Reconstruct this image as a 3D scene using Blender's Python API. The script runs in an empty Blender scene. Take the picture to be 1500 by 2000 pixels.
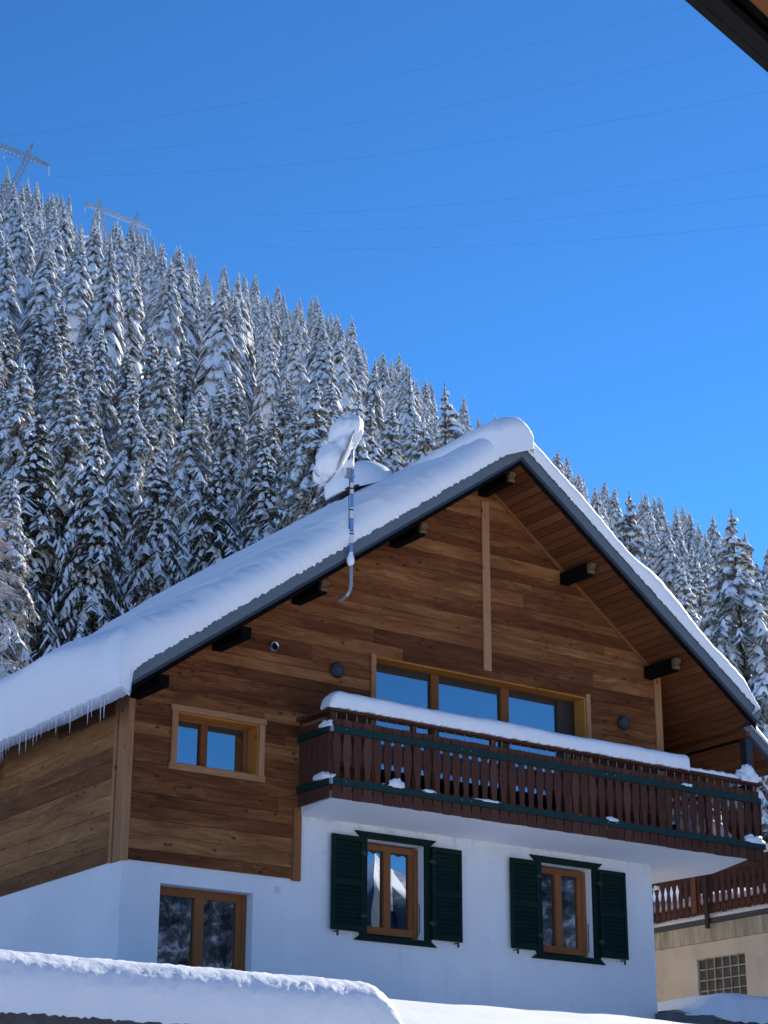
import bpy, math, random
import numpy as np
from mathutils import Vector, Matrix, noise as mnoise

rad = math.radians
scene = bpy.context.scene
COL = scene.collection
RND = random.Random(7)

# ------------------------------------------------------------------ camera
CAM = Vector((-11.503, -22.320, -5.577))
TH, PH, RO = rad(34.862), rad(20.416), rad(0.198)
cd = bpy.data.cameras.new('camera')
cam = bpy.data.objects.new('camera', cd)
COL.objects.link(cam)
_d = Vector((math.sin(TH) * math.cos(PH), math.cos(TH) * math.cos(PH), math.sin(PH)))
_r = Vector((math.cos(TH), -math.sin(TH), 0))
_u = _r.cross(_d)
_r2 = _r * math.cos(RO) + _u * math.sin(RO)
_u2 = -_r * math.sin(RO) + _u * math.cos(RO)
M = Matrix((_r2, _u2, -_d)).transposed().to_4x4()
M.translation = CAM
cam.matrix_world = M
cd.sensor_fit = 'VERTICAL'
cd.sensor_height = 36.0
cd.lens = 3806.4 / 2000 * 36.0
cd.clip_start = 0.05
cd.clip_end = 20000
scene.camera = cam
FPX = 3806.4


def proj(p):
    """where a point falls in the photograph (used only to leave out trees nobody can see)"""
    v = Vector(p) - CAM
    w = v.dot(_d)
    if w <= 0.1:
        return (-9999, -9999)
    return (750 + FPX * v.dot(_r2) / w, 1000 - FPX * v.dot(_u2) / w)


# ------------------------------------------------------------------ light
SUN_AZ, SUN_EL = 70.0, 27.0
world = bpy.data.worlds.new('World')
scene.world = world
world.use_nodes = True
wn = world.node_tree
wn.nodes.clear()
sky = wn.nodes.new('ShaderNodeTexSky')
sky.sky_type = 'NISHITA'
sky.sun_disc = False
sky.sun_elevation = rad(SUN_EL)
sky.sun_rotation = rad(SUN_AZ)
sky.altitude = 2500
sky.air_density = 1.0
sky.dust_density = 0.0
sky.ozone_density = 7.0
bg = wn.nodes.new('ShaderNodeBackground')
bg.inputs['Strength'].default_value = 0.085
deep = wn.nodes.new('ShaderNodeGamma')        # thin, dry mountain air: a deeper blue
deep.inputs[1].default_value = 1.3
wo = wn.nodes.new('ShaderNodeOutputWorld')
wn.links.new(sky.outputs[0], deep.inputs[0])
wb = wn.nodes.new('ShaderNodeMix')
wb.data_type = 'RGBA'
wb.blend_type = 'MULTIPLY'
wb.inputs[0].default_value = 1.0
wb.inputs[7].default_value = (0.73, 1.07, 0.98, 1)
wn.links.new(deep.outputs[0], wb.inputs[6])
wn.links.new(wb.outputs[2], bg.inputs[0])
wn.links.new(bg.outputs[0], wo.inputs[0])

sl = bpy.data.lights.new('sun', 'SUN')
sl.energy = 5.0
sl.angle = rad(0.5)
sl.color = (1.0, 0.93, 0.83)
so = bpy.data.objects.new('sun', sl)
COL.objects.link(so)
sdir = Vector((math.sin(rad(SUN_AZ)) * math.cos(rad(SUN_EL)), math.cos(rad(SUN_AZ)) * math.cos(rad(SUN_EL)), math.sin(rad(SUN_EL))))
so.rotation_euler = (-sdir).to_track_quat('-Z', 'Y').to_euler()
so.location = (30, 10, 40)

scene.view_settings.view_transform = 'Standard'
scene.view_settings.look = 'None'
scene.view_settings.gamma = 1.0
scene.view_settings.exposure = 0.6


# ------------------------------------------------------------------ materials
class G:
    """a small node-graph helper"""

    def __init__(self, name):
        self.m = bpy.data.materials.new(name)
        self.m.use_nodes = True
        self.t = self.m.node_tree
        self.t.nodes.clear()
        self.out = self.t.nodes.new('ShaderNodeOutputMaterial')

    def n(self, kind, ins=None, **props):
        nd = self.t.nodes.new('ShaderNode' + kind)
        for k, v in props.items():
            setattr(nd, k, v)
        for k, v in (ins or {}).items():
            self.put(nd.inputs[k], v)
        return nd

    def put(self, sock, v):
        if isinstance(v, bpy.types.NodeSocket):
            self.t.links.new(v, sock)
        elif isinstance(v, (tuple, list)) and len(v) == 3 and sock.type == 'RGBA':
            sock.default_value = (*v, 1)
        else:
            sock.default_value = v

    def math(self, op, a, b=0.0, c=0.0):
        return self.n('Math', {0: a, 1: b, 2: c}, operation=op).outputs[0]

    def mix(self, f, a, b, blend='MIX'):
        nd = self.n('Mix', {0: f, 6: a, 7: b}, data_type='RGBA', blend_type=blend)
        return nd.outputs[2]

    def noise(self, vec, scale=1.0, detail=4.0, rough=0.55, out=0):
        return self.n('TexNoise', {'Vector': vec, 'Scale': scale, 'Detail': detail, 'Roughness': rough}).outputs[out]

    def ramp(self, f, *stops):
        nd = self.n('ValToRGB', {0: f})
        el = nd.color_ramp.elements
        while len(el) < len(stops):
            el.new(0.5)
        for e, (p, c) in zip(el, stops):
            e.position = p
            e.color = (*c, 1) if len(c) == 3 else c
        return nd.outputs[0]

    def obj(self):
        return self.n('TexCoord').outputs['Object']

    def bump(self, h, strength=0.3, dist=0.02):
        return self.n('Bump', {'Height': h, 'Strength': strength, 'Distance': dist}).outputs[0]

    def pbsdf(self, **ins):
        b = self.n('BsdfPrincipled', {k.replace('_', ' '): v for k, v in ins.items()})
        self.t.links.new(b.outputs[0], self.out.inputs[0])
        return self.m


def flat(name, col, rough=0.6, metal=0.0, var=0.12, scale=6.0, bump=0.0, spec=0.5):
    g = G(name)
    o = g.obj()
    nz = g.noise(o, scale, 5)
    c = g.mix(nz, tuple(x * (1 - var) for x in col), tuple(min(1, x * (1 + var)) for x in col))
    kw = dict(Base_Color=c, Roughness=rough, Metallic=metal)
    b = g.n('BsdfPrincipled', {'Base Color': c, 'Roughness': rough, 'Metallic': metal, 'Specular IOR Level': spec})
    if bump:
        g.put(b.inputs['Normal'], g.bump(g.noise(o, scale * 4, 5), bump, 0.01))
    g.t.links.new(b.outputs[0], g.out.inputs[0])
    return g.m


def snow_mat(name, fine=38.0, strength=0.35):
    g = G(name)
    o = g.obj()
    a = g.noise(o, fine, 6, 0.65)
    b = g.noise(o, 3.1, 4, 0.5)
    h = g.math('ADD', g.math('MULTIPLY', a, 0.35), b)
    c = g.mix(b, (0.86, 0.88, 0.91), (0.92, 0.93, 0.945))
    return g.pbsdf(Base_Color=c, Roughness=0.55, Specular_IOR_Level=0.25, Normal=g.bump(h, strength, 0.03))


def wood_mat(name, ramp, knots=True, grain=1.0, spec=0.12):
    """planked timber: the UV map runs along (u) and across (v) the boards in metres, prnd is the board's own number"""
    g = G(name)
    uv = g.n('UVMap').outputs[0]
    rnd = g.n('Attribute', attribute_name='prnd').outputs['Fac']
    s = g.n('SeparateXYZ', {0: uv})
    u, v = s.outputs[0], s.outputs[1]
    off = g.math('MULTIPLY', rnd, 173.0)
    wob = g.noise(g.n('CombineXYZ', {0: g.math('MULTIPLY', u, 1.3), 1: g.math('MULTIPLY', v, 5.0), 2: off}).outputs[0], 1.0, 3)
    vv = g.math('ADD', g.math('MULTIPLY', v, 17.0), g.math('MULTIPLY', wob, 6.0))
    vec = g.n('CombineXYZ', {0: g.math('MULTIPLY', u, 1.1), 1: vv, 2: off}).outputs[0]
    n1 = g.noise(vec, 1.0, 6, 0.6)
    vec2 = g.n('CombineXYZ', {0: g.math('MULTIPLY', u, 4.5), 1: g.math('MULTIPLY', v, 60.0), 2: off}).outputs[0]
    n2 = g.noise(vec2, 1.0, 3, 0.6)
    blot = g.noise(g.n('CombineXYZ', {0: g.math('MULTIPLY', u, 0.55), 1: g.math('MULTIPLY', v, 2.2), 2: off}).outputs[0], 1.0, 3)
    f = g.math('ADD', g.math('MULTIPLY', rnd, 0.44), g.math('MULTIPLY', n1, 1.05 * grain))
    f = g.math('ADD', f, g.math('MULTIPLY', blot, 0.75))
    f = g.math('SUBTRACT', f, 0.33 + 0.33 * grain)
    c = g.ramp(f, *ramp)
    # pale weathered fibres
    patch = g.n('MapRange', {0: blot, 1: 0.50, 2: 0.66, 3: 0.12, 4: 1.0}).outputs[0]
    fib = g.math('MULTIPLY', patch, g.n('MapRange', {0: n2, 1: 0.57, 2: 0.70, 3: 0.0, 4: 0.5}).outputs[0])
    c = g.mix(fib, c, tuple(min(1, x * 1.25) for x in ramp[-1][1]))
    dark = g.n('MapRange', {0: n2, 1: 0.40, 2: 0.26, 3: 0.0, 4: 0.35}).outputs[0]
    c = g.mix(dark, c, tuple(x * 0.5 for x in ramp[0][1]))
    if knots:
        kv = g.n('CombineXYZ', {0: g.math('MULTIPLY', u, 4.2), 1: g.math('MULTIPLY', v, 7.5), 2: off}).outputs[0]
        vo = g.n('TexVoronoi', {'Vector': kv, 'Scale': 1.0})
        sel = g.math('GREATER_THAN', g.n('SeparateColor', {0: vo.outputs['Color']}).outputs[0], 0.50)
        kd = g.n('MapRange', {0: vo.outputs['Distance'], 1: 0.20, 2: 0.08, 3: 0.0, 4: 0.8}).outputs[0]
        c = g.mix(g.math('MULTIPLY', kd, sel), c, (0.03, 0.014, 0.007))
    return g.pbsdf(Base_Color=c, Roughness=0.68, Specular_IOR_Level=spec, Normal=g.bump(n1, 0.35, 0.006))


M_ = {}
M_['snow'] = snow_mat('snow')
M_['groundsnow'] = snow_mat('ground snow', 7.0, 0.5)
M_['banksnow'] = snow_mat('bank snow', 30.0, 0.6)
M_['cladding'] = wood_mat('aged larch cladding', [(0.0, (0.060, 0.018, 0.007)), (0.35, (0.150, 0.048, 0.016)), (0.62, (0.262, 0.100, 0.034)), (1.0, (0.430, 0.215, 0.085))])
M_['side'] = wood_mat('weathered side boards', [(0.0, (0.080, 0.030, 0.012)), (0.4, (0.190, 0.078, 0.027)), (0.7, (0.310, 0.145, 0.052)), (1.0, (0.42, 0.23, 0.10))])
M_['trim'] = wood_mat('larch trim', [(0.0, (0.30, 0.14, 0.062)), (0.5, (0.43, 0.215, 0.105)), (1.0, (0.54, 0.30, 0.16))], grain=0.8)
M_['reveal'] = wood_mat('oiled yellow reveal', [(0.0, (0.36, 0.13, 0.024)), (0.5, (0.50, 0.205, 0.040)), (1.0, (0.60, 0.28, 0.075))], grain=0.7)
M_['soffit'] = wood_mat('red brown soffit boards', [(0.0, (0.095, 0.032, 0.012)), (0.5, (0.170, 0.058, 0.021)), (1.0, (0.26, 0.098, 0.038))], knots=False, grain=0.8)
M_['winframe'] = wood_mat('window timber', [(0.0, (0.17, 0.062, 0.022)), (0.5, (0.26, 0.10, 0.036)), (1.0, (0.33, 0.145, 0.06))], knots=False, grain=0.7)
M_['railing'] = wood_mat('maroon stained railing', [(0.0, (0.060, 0.025, 0.017)), (0.5, (0.102, 0.043, 0.030)), (1.0, (0.155, 0.072, 0.052))], knots=False, grain=0.7)
M_['green'] = flat('dark green paint', (0.003, 0.016, 0.012), 0.6, var=0.25, scale=9, spec=0.15)
M_['greenband'] = flat('green band paint', (0.005, 0.030, 0.023), 0.45, var=0.2, scale=9, spec=0.3)
M_['darkwin'] = flat('dark aluminium sash', (0.035, 0.028, 0.022), 0.5)
M_['fascia'] = flat('slate grey metal fascia', (0.125, 0.150, 0.170), 0.45, 0.0, 0.12, 3.0)
M_['drip'] = flat('dark metal drip edge', (0.035, 0.040, 0.050), 0.45)
M_['beam'] = flat('black stained beam', (0.006, 0.005, 0.005), 0.85, var=0.3, spec=0.05)
M_['ochre'] = flat('ochre beam end', (0.13, 0.08, 0.03), 0.7, var=0.3, scale=20)
M_['lampblack'] = flat('anthracite lamp', (0.018, 0.020, 0.026), 0.5)
M_['silver'] = flat('brushed silver', (0.62, 0.63, 0.65), 0.28, 0.9)
M_['ridge'] = flat('brown ridge cap', (0.032, 0.027, 0.024), 0.6)
M_['postbrown'] = flat('dark brown post', (0.030, 0.015, 0.012), 0.7, var=0.3)
M_['bark'] = flat('bark', (0.075, 0.052, 0.038), 0.9, var=0.4, scale=4)
M_['polewhite'] = flat('white pole wrap', (0.62, 0.66, 0.72), 0.4)
M_['poleblue'] = flat('blue pole wrap', (0.11, 0.27, 0.56), 0.4)
M_['zinc'] = flat('zinc pipe', (0.36, 0.38, 0.41), 0.4, 0.5)
M_['dish'] = flat('grey dish', (0.42, 0.43, 0.45), 0.5)
M_['steel'] = flat('frosted steel', (0.30, 0.34, 0.41), 0.7, 0.0, 0.3)
M_['cable'] = flat('cable', (0.07, 0.14, 0.32), 0.8, spec=0.05)
M_['stone'] = flat('grey stone', (0.13, 0.13, 0.135), 0.9, var=0.4, scale=5, bump=0.6)
M_['hedge'] = flat('rough grey wall', (0.12, 0.13, 0.14), 0.95, var=0.6, scale=9, bump=1.0)
M_['cover'] = flat('plastic cover', (0.66, 0.67, 0.69), 0.5)
M_['curtain'] = flat('white curtain', (0.70, 0.70, 0.72), 0.9)
M_['floor'] = flat('interior floor', (0.10, 0.07, 0.05), 0.8)
M_['iron'] = flat('rusty iron', (0.07, 0.03, 0.018), 0.8, var=0.4, scale=40)
M_['larchtwig'] = flat('frosted larch twigs', (0.60, 0.47, 0.375), 0.85, var=0.3, scale=2.5)
M_['shed'] = wood_mat('dark shed boards', [(0.0, (0.014, 0.011, 0.010)), (0.5, (0.025, 0.02, 0.018)), (1.0, (0.05, 0.04, 0.034))], knots=False)

g = G('needles')
o = g.obj()
c = g.ramp(g.noise(o, 6.5, 5, 0.65), (0.31, (0.030, 0.038, 0.025)), (0.41, (0.10, 0.105, 0.075)), (0.50, (0.30, 0.30, 0.27)), (0.61, (0.72, 0.72, 0.71)))
M_['needles'] = g.pbsdf(Base_Color=c, Roughness=0.8, Specular_IOR_Level=0.2)

g = G('green needles')
o = g.obj()
c = g.ramp(g.noise(o, 6.5, 5, 0.65), (0.34, (0.020, 0.028, 0.018)), (0.46, (0.055, 0.062, 0.040)), (0.56, (0.13, 0.125, 0.095)), (0.68, (0.50, 0.50, 0.49)))
M_['needles_green'] = g.pbsdf(Base_Color=c, Roughness=0.8, Specular_IOR_Level=0.2)

g = G('frosted needles')
o = g.obj()
c = g.ramp(g.noise(o, 2.8, 5, 0.65), (0.30, (0.10, 0.11, 0.11)), (0.44, (0.34, 0.35, 0.355)), (0.58, (0.76, 0.77, 0.78)))
M_['frostneedles'] = g.pbsdf(Base_Color=c, Roughness=0.85, Specular_IOR_Level=0.2)

g = G('tree snow')
M_['treesnow'] = g.pbsdf(Base_Color=(0.88, 0.90, 0.92), Roughness=0.6, Specular_IOR_Level=0.2,
                         Normal=g.bump(g.noise(g.obj(), 9.0, 4), 0.5, 0.05))

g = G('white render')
o = g.obj()
big = g.noise(o, 0.7, 5, 0.6)
fine = g.noise(o, 60.0, 4, 0.6)
sx = g.n('SeparateXYZ', {0: o})
streak = g.noise(g.n('CombineXYZ', {0: g.math('MULTIPLY', sx.outputs[0], 5.0), 1: 0.0, 2: g.math('MULTIPLY', sx.outputs[2], 0.7)}).outputs[0], 1.0, 5)
c = g.mix(g.n('MapRange', {0: big, 1: 0.35, 2: 0.7, 3: 0.0, 4: 1.0}).outputs[0], (0.77, 0.775, 0.78), (0.85, 0.85, 0.845))
c = g.mix(g.n('MapRange', {0: streak, 1: 0.54, 2: 0.76, 3: 0.0, 4: 0.25}).outputs[0], c, (0.58, 0.56, 0.55))
c = g.mix(g.n('MapRange', {0: g.noise(o, 5.0, 6, 0.7), 1: 0.60, 2: 0.72, 3: 0.0, 4: 0.35}).outputs[0], c, (0.52, 0.49, 0.47))
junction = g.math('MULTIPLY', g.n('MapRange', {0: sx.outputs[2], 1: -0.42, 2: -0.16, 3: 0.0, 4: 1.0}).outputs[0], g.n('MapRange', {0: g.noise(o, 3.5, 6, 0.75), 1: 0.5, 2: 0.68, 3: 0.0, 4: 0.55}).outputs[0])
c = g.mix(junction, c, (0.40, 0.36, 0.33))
spot = g.n('TexVoronoi', {'Vector': o, 'Scale': 2.3})
c = g.mix(g.n('MapRange', {0: spot.outputs['Distance'], 1: 0.035, 2: 0.015, 3: 0.0, 4: 0.55}).outputs[0], c, (0.30, 0.27, 0.25))
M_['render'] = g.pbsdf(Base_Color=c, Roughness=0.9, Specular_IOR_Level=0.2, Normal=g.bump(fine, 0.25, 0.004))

g = G('beige render')
o = g.obj()
big = g.noise(o, 1.1, 6, 0.62)
c = g.ramp(big, (0.3, (0.56, 0.46, 0.345)), (0.5, (0.70, 0.58, 0.45)), (0.7, (0.78, 0.67, 0.54)))
sp = g.noise(o, 7.0, 5, 0.7)
c = g.mix(g.n('MapRange', {0: sp, 1: 0.64, 2: 0.72, 3: 0.0, 4: 0.6}).outputs[0], c, (0.20, 0.16, 0.13))
M_['beige'] = g.pbsdf(Base_Color=c, Roughness=0.95, Normal=g.bump(g.noise(o, 30.0, 4), 0.3, 0.006))

g = G('stained concrete')
o = g.obj()
sx = g.n('SeparateXYZ', {0: o})
st = g.noise(g.n('CombineXYZ', {0: 0.0, 1: g.math('MULTIPLY', sx.outputs[1], 6.0), 2: g.math('MULTIPLY', sx.outputs[2], 0.8)}).outputs[0], 1.0, 5, 0.6)
c = g.ramp(st, (0.3, (0.24, 0.20, 0.15)), (0.5, (0.45, 0.385, 0.29)), (0.72, (0.64, 0.575, 0.47)))
M_['concrete'] = g.pbsdf(Base_Color=c, Roughness=0.95)

g = G('glass block')
o = g.obj()
c = g.ramp(g.noise(o, 5.0, 4), (0.3, (0.02, 0.018, 0.02)), (0.6, (0.06, 0.05, 0.047)), (0.8, (0.12, 0.10, 0.095)))
M_['glassblock'] = g.pbsdf(Base_Color=c, Roughness=0.45, Specular_IOR_Level=0.3)

g = G('mirror-like window glass')
gl = g.n('BsdfGlossy', {'Color': (0.88, 0.93, 1.0), 'Roughness': 0.0})
tr = g.n('BsdfTransparent', {'Color': (0.45, 0.5, 0.52)})
# old panes are never quite flat
g.put(gl.inputs['Normal'], g.bump(g.noise(g.obj(), 1.3, 1), 0.03, 0.02))
ms = g.n('MixShader', {0: 0.42})
g.t.links.new(tr.outputs[0], ms.inputs[1])
g.t.links.new(gl.outputs[0], ms.inputs[2])
g.t.links.new(ms.outputs[0], g.out.inputs[0])
M_['glass'] = g.m

g = G('ice')
M_['ice'] = g.pbsdf(Base_Color=(0.82, 0.86, 0.92), Roughness=0.15, Transmission_Weight=0.55, IOR=1.31)

g = G('valley mountain')
o = g.obj()
ge = g.n('NewGeometry')
z = g.n('SeparateXYZ', {0: ge.outputs['Position']}).outputs[2]
nz = g.noise(o, 0.02, 6, 0.6)
zz = g.math('ADD', z, g.math('MULTIPLY', nz, 120.0))
rock = g.noise(o, 0.012, 6, 0.65)
snowc = g.mix(g.n('MapRange', {0: rock, 1: 0.55, 2: 0.62, 3: 0.0, 4: 0.75}).outputs[0], (0.86, 0.86, 0.88), (0.18, 0.16, 0.17))
c = g.mix(g.n('MapRange', {0: zz, 1: 480.0, 2: 525.0, 3: 0.0, 4: 1.0}).outputs[0], (0.055, 0.075, 0.11), snowc)
M_['valley'] = g.pbsdf(Base_Color=c, Roughness=0.9)


g = G('wooded hillside')
o = g.obj()
n1 = g.noise(o, 0.20, 8, 0.72)
n2 = g.noise(o, 0.03, 4, 0.6)
c = g.ramp(n1, (0.40, (0.02, 0.022, 0.028)), (0.52, (0.13, 0.125, 0.13)), (0.64, (0.62, 0.60, 0.61)))
c = g.mix(g.n('MapRange', {0: n2, 1: 0.48, 2: 0.62, 3: 0.0, 4: 0.7}).outputs[0], c, (0.02, 0.026, 0.032))
M_['foothill'] = g.pbsdf(Base_Color=c, Roughness=0.95)

# ------------------------------------------------------------------ mesh helpers
class MB:
    def __init__(self):
        self.v, self.f, self.uv, self.rnd, self.mi = [], [], [], [], []

    def face(self, pts, uv=None, rnd=0.5, mi=0):
        b = len(self.v)
        self.v.extend(tuple(p) for p in pts)
        self.f.append(tuple(range(b, b + len(pts))))
        self.uv.append(uv if uv else [(p[0] + p[1], p[2]) for p in pts])
        self.rnd.append(rnd)
        self.mi.append(mi)

    def hexa(self, c, rnd=0.5, uvd=None, mi=0):
        """c: eight corners, 0-3 one end loop, 4-7 the other; uvd maps a corner to (u, v)"""
        for q in ((3, 2, 1, 0), (4, 5, 6, 7), (0, 1, 5, 4), (1, 2, 6, 5), (2, 3, 7, 6), (3, 0, 4, 7)):
            p = [c[i] for i in q]
            self.face(p, [uvd(x) for x in p] if uvd else None, rnd, mi)

    def box(self, x0, x1, y0, y1, z0, z1, rnd=None, along=None, mi=0):
        c = [(x0, y0, z0), (x1, y0, z0), (x1, y1, z0), (x0, y1, z0), (x0, y0, z1), (x1, y0, z1), (x1, y1, z1), (x0, y1, z1)]
        d = (x1 - x0, y1 - y0, z1 - z0)
        if along is None:
            along = max(range(3), key=lambda i: d[i])
        a, b = [i for i in range(3) if i != along]
        uvd = lambda p: (p[along], p[a] + p[b] * 1.01)
        self.hexa(c, RND.random() if rnd is None else rnd, uvd, mi)

    def tube(self, p, q, r0, r1=None, n=8, mi=0, cap=True):
        p, q = Vector(p), Vector(q)
        r1 = r0 if r1 is None else r1
        d = (q - p)
        if d.length < 1e-6:
            return
        d.normalize()
        a = d.orthogonal().normalized()
        b = d.cross(a)
        rp = [p + (a * math.cos(2 * math.pi * i / n) + b * math.sin(2 * math.pi * i / n)) * r0 for i in range(n)]
        rq = [q + (a * math.cos(2 * math.pi * i / n) + b * math.sin(2 * math.pi * i / n)) * r1 for i in range(n)]
        for i in range(n):
            j = (i + 1) % n
            self.face([rp[i], rp[j], rq[j], rq[i]], mi=mi)
        if cap:
            self.face(list(reversed(rp)), mi=mi)
            self.face(rq, mi=mi)

    def path(self, pts, r, n=8, mi=0):
        for a, b in zip(pts[:-1], pts[1:]):
            self.tube(a, b, r, r, n, mi)

    def grid(self, rows, mi=0, close=False):
        """rows: list of rows of points, shared vertices"""
        b = len(self.v)
        nc = len(rows[0])
        for r in rows:
            self.v.extend(tuple(p) for p in r)
        for i in range(len(rows) - 1):
            for j in range(nc - (0 if close else 1)):
                k = (j + 1) % nc
                q = (b + i * nc + j, b + i * nc + k, b + (i + 1) * nc + k, b + (i + 1) * nc + j)
                self.f.append(q)
                self.uv.append([(self.v[t][0] + self.v[t][1], self.v[t][2]) for t in q])
                self.rnd.append(0.5)
                self.mi.append(mi)

    def build(self, name, mats, parent=None, smooth=False, bevel=0.0):
        me = bpy.data.meshes.new(name)
        me.from_pydata(self.v, [], self.f)
        uvl = me.uv_layers.new(name='UVMap')
        flatuv = [x for fuv in self.uv for p in fuv for x in p]
        uvl.data.foreach_set('uv', flatuv)
        at = me.attributes.new('prnd', 'FLOAT', 'FACE')
        at.data.foreach_set('value', self.rnd)
        if not isinstance(mats, (list, tuple)):
            mats = [mats]
        for m in mats:
            me.materials.append(m)
        me.polygons.foreach_set('material_index', self.mi)
        if smooth:
            me.polygons.foreach_set('use_smooth', [True] * len(me.polygons))
        me.update()
        ob = bpy.data.objects.new(name, me)
        COL.objects.link(ob)
        if parent is not None:
            adopt(ob, parent)
        if bevel:
            md = ob.modifiers.new('bevel', 'BEVEL')
            md.width = bevel
            md.segments = 2
            md.limit_method = 'ANGLE'
        return ob


def wloc(o):
    p = Vector((0, 0, 0))
    while o is not None:
        p += o.location
        o = o.parent
    return p


def adopt(ob, parent):
    """parent without moving: mesh data here is laid out in world coordinates"""
    ob.parent = parent
    ob.matrix_parent_inverse = Matrix.Translation(-wloc0[parent.name])
    wloc0[ob.name] = wloc0[parent.name] * 0


wloc0 = {}


def tag(o, label=None, cat=None, group=None, kind=None):
    if label:
        o['label'] = label
    if cat:
        o['category'] = cat
    if group:
        o['group'] = group
    if kind:
        o['kind'] = kind
    return o


def empty(name, loc, label, cat, group=None):
    o = bpy.data.objects.new(name, None)
    o.empty_display_size = 0.3
    COL.objects.link(o)
    o.location = loc
    wloc0[o.name] = Vector(loc)
    return tag(o, label, cat, group)


def reg(o):
    wloc0[o.name] = Vector((0, 0, 0))
    return o


def fbm(x, y, z=0.0, oct=4):
    return mnoise.fractal(Vector((x, y, z)), 1.0, 2.0, oct)


def planks(mb, O, U, V, N, rows, span, holes=(), gap=0.005, thick=0.022, seg=(1.8, 3.4), rng=None, proud=0.006, rndbias=0.0):
    """boards laid along U, stacked along V, standing thick out of the plane along N.
    rows: list of (v0, v1); span(v) -> (umin, umax); holes: (u0, u1, v0, v1)"""
    rng = rng or RND
    O, U, V, N = Vector(O), Vector(U), Vector(V), Vector(N)
    for (v0, v1) in rows:
        a0, b0 = span(v0)
        a1, b1 = span(v1)
        lo, hi = min(a0, a1), max(b0, b1)
        if hi - lo < 0.01:
            continue
        cuts = []
        x = lo - rng.random() * seg[1]
        while x < hi:
            x2 = x + rng.uniform(*seg)
            cuts.append((x, x2, min(1, max(0, rng.random() + rndbias)), rng.random() * proud))
            x = x2
        vb = sorted({v0 + gap / 2, v1 - gap / 2} | {h for q in holes for h in (q[2], q[3]) if v0 + gap < h < v1 - gap})
        for w0, w1 in zip(vb[:-1], vb[1:]):
            wm = (w0 + w1) / 2
            hs = sorted((q[0], q[1]) for q in holes if q[2] < wm < q[3])
            for (x0, x1, rn, pr) in cuts:
                iv = [(x0 + 0.001, x1 - 0.001)]
                for h0, h1 in hs:
                    niv = []
                    for p, q in iv:
                        if h1 <= p or h0 >= q:
                            niv.append((p, q))
                        else:
                            if p < h0:
                                niv.append((p, h0))
                            if q > h1:
                                niv.append((h1, q))
                    iv = niv
                for p, q in iv:
                    s0, s1 = span(w0), span(w1)
                    c0, c1 = (max(p, s0[0]), min(q, s0[1])), (max(p, s1[0]), min(q, s1[1]))
                    if c0[1] - c0[0] < 0.002 and c1[1] - c1[0] < 0.002:
                        continue
                    c0 = (min(c0[0], c0[1]), max(c0))if c0[1] > c0[0] else ((c0[0] + c0[1]) / 2,) * 2
                    c1 = (c1[0], c1[1]) if c1[1] > c1[0] else ((c1[0] + c1[1]) / 2,) * 2
                    t = thick + pr
                    pts = [(c0[0], w0), (c0[1], w0), (c1[1], w1), (c1[0], w1)]
                    back = [O + U * a + V * b for a, b in pts]
                    front = [x + N * t for x in back]
                    uv4 = pts
                    mb.face(front, uv4, rn)
                    for i in range(4):
                        j = (i + 1) % 4
                        mb.face([back[i], back[j], front[j], front[i]], [pts[i], pts[j], pts[j], pts[i]], rn)


def rowlist(v0, v1, hmin, hmax, rng):
    rows, v = [], v0
    while v < v1 - 0.02:
        h = rng.uniform(hmin, hmax)
        rows.append((v, min(v1, v + h)))
        v += h
    return rows


def holed_wall(mb, x0, x1, z0, z1, y0, y1, holes):
    """an upright wall slab in the x-z plane with rectangular openings and their reveals"""
    xs = sorted({x0, x1} | {h for q in holes for h in q[:2]})
    zs = sorted({z0, z1} | {h for q in holes for h in q[2:]})
    inside = lambda x, z: any(q[0] < x < q[1] and q[2] < z < q[3] for q in holes)
    for a, b in zip(xs[:-1], xs[1:]):
        for c, d in zip(zs[:-1], zs[1:]):
            if inside((a + b) / 2, (c + d) / 2):
                continue
            mb.face([(a, y0, c), (b, y0, c), (b, y0, d), (a, y0, d)])
            mb.face([(b, y1, c), (a, y1, c), (a, y1, d), (b, y1, d)])
    for q in holes:
        a, b, c, d = q
        mb.face([(a, y0, c), (a, y1, c), (b, y1, c), (b, y0, c)])
        mb.face([(a, y0, d), (b, y0, d), (b, y1, d), (a, y1, d)])
        mb.face([(a, y0, c), (a, y0, d), (a, y1, d), (a, y1, c)])
        mb.face([(b, y0, c), (b, y1, c), (b, y1, d), (b, y0, d)])
    mb.face([(x0, y0, z0), (x0, y0, z1), (x0, y1, z1), (x0, y1, z0)])
    mb.face([(x1, y0, z0), (x1, y1, z0), (x1, y1, z1), (x1, y0, z1)])
    mb.face([(x0, y0, z1), (x1, y0, z1), (x1, y1, z1), (x0, y1, z1)])


def lump(name, c, rx, ry, rz, seed, label, cat='snow', group=None, mat='snow', rough=0.35, parent=None, sub=3):
    """a rounded heap of snow with a flat foot"""
    mb = MB()
    nu, nv = 10 * sub, 5 * sub
    rows = []
    for i in range(nv + 1):
        t = i / nv
        ph = t * math.pi / 2
        row = []
        for j in range(nu):
            a = 2 * math.pi * j / nu
            d = Vector((math.cos(a) * math.cos(ph), math.sin(a) * math.cos(ph), math.sin(ph)))
            k = 1 + rough * fbm(d.x * 1.3 + seed * 7.1, d.y * 1.3, d.z * 1.3 + seed, 4)
            row.append((c[0] + d.x * rx * k, c[1] + d.y * ry * k, c[2] + d.z * rz * k - (0.01 if i == 0 else 0)))
        rows.append(row)
    mb.grid(rows, close=True)
    mb.f.append(tuple(range(nu - 1, -1, -1)))
    mb.uv.append([(0, 0)] * nu)
    mb.rnd.append(0.5)
    mb.mi.append(0)
    o = mb.build(name, M_[mat], parent, smooth=True)
    if label:
        tag(o, label, cat, group)
    return o


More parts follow.
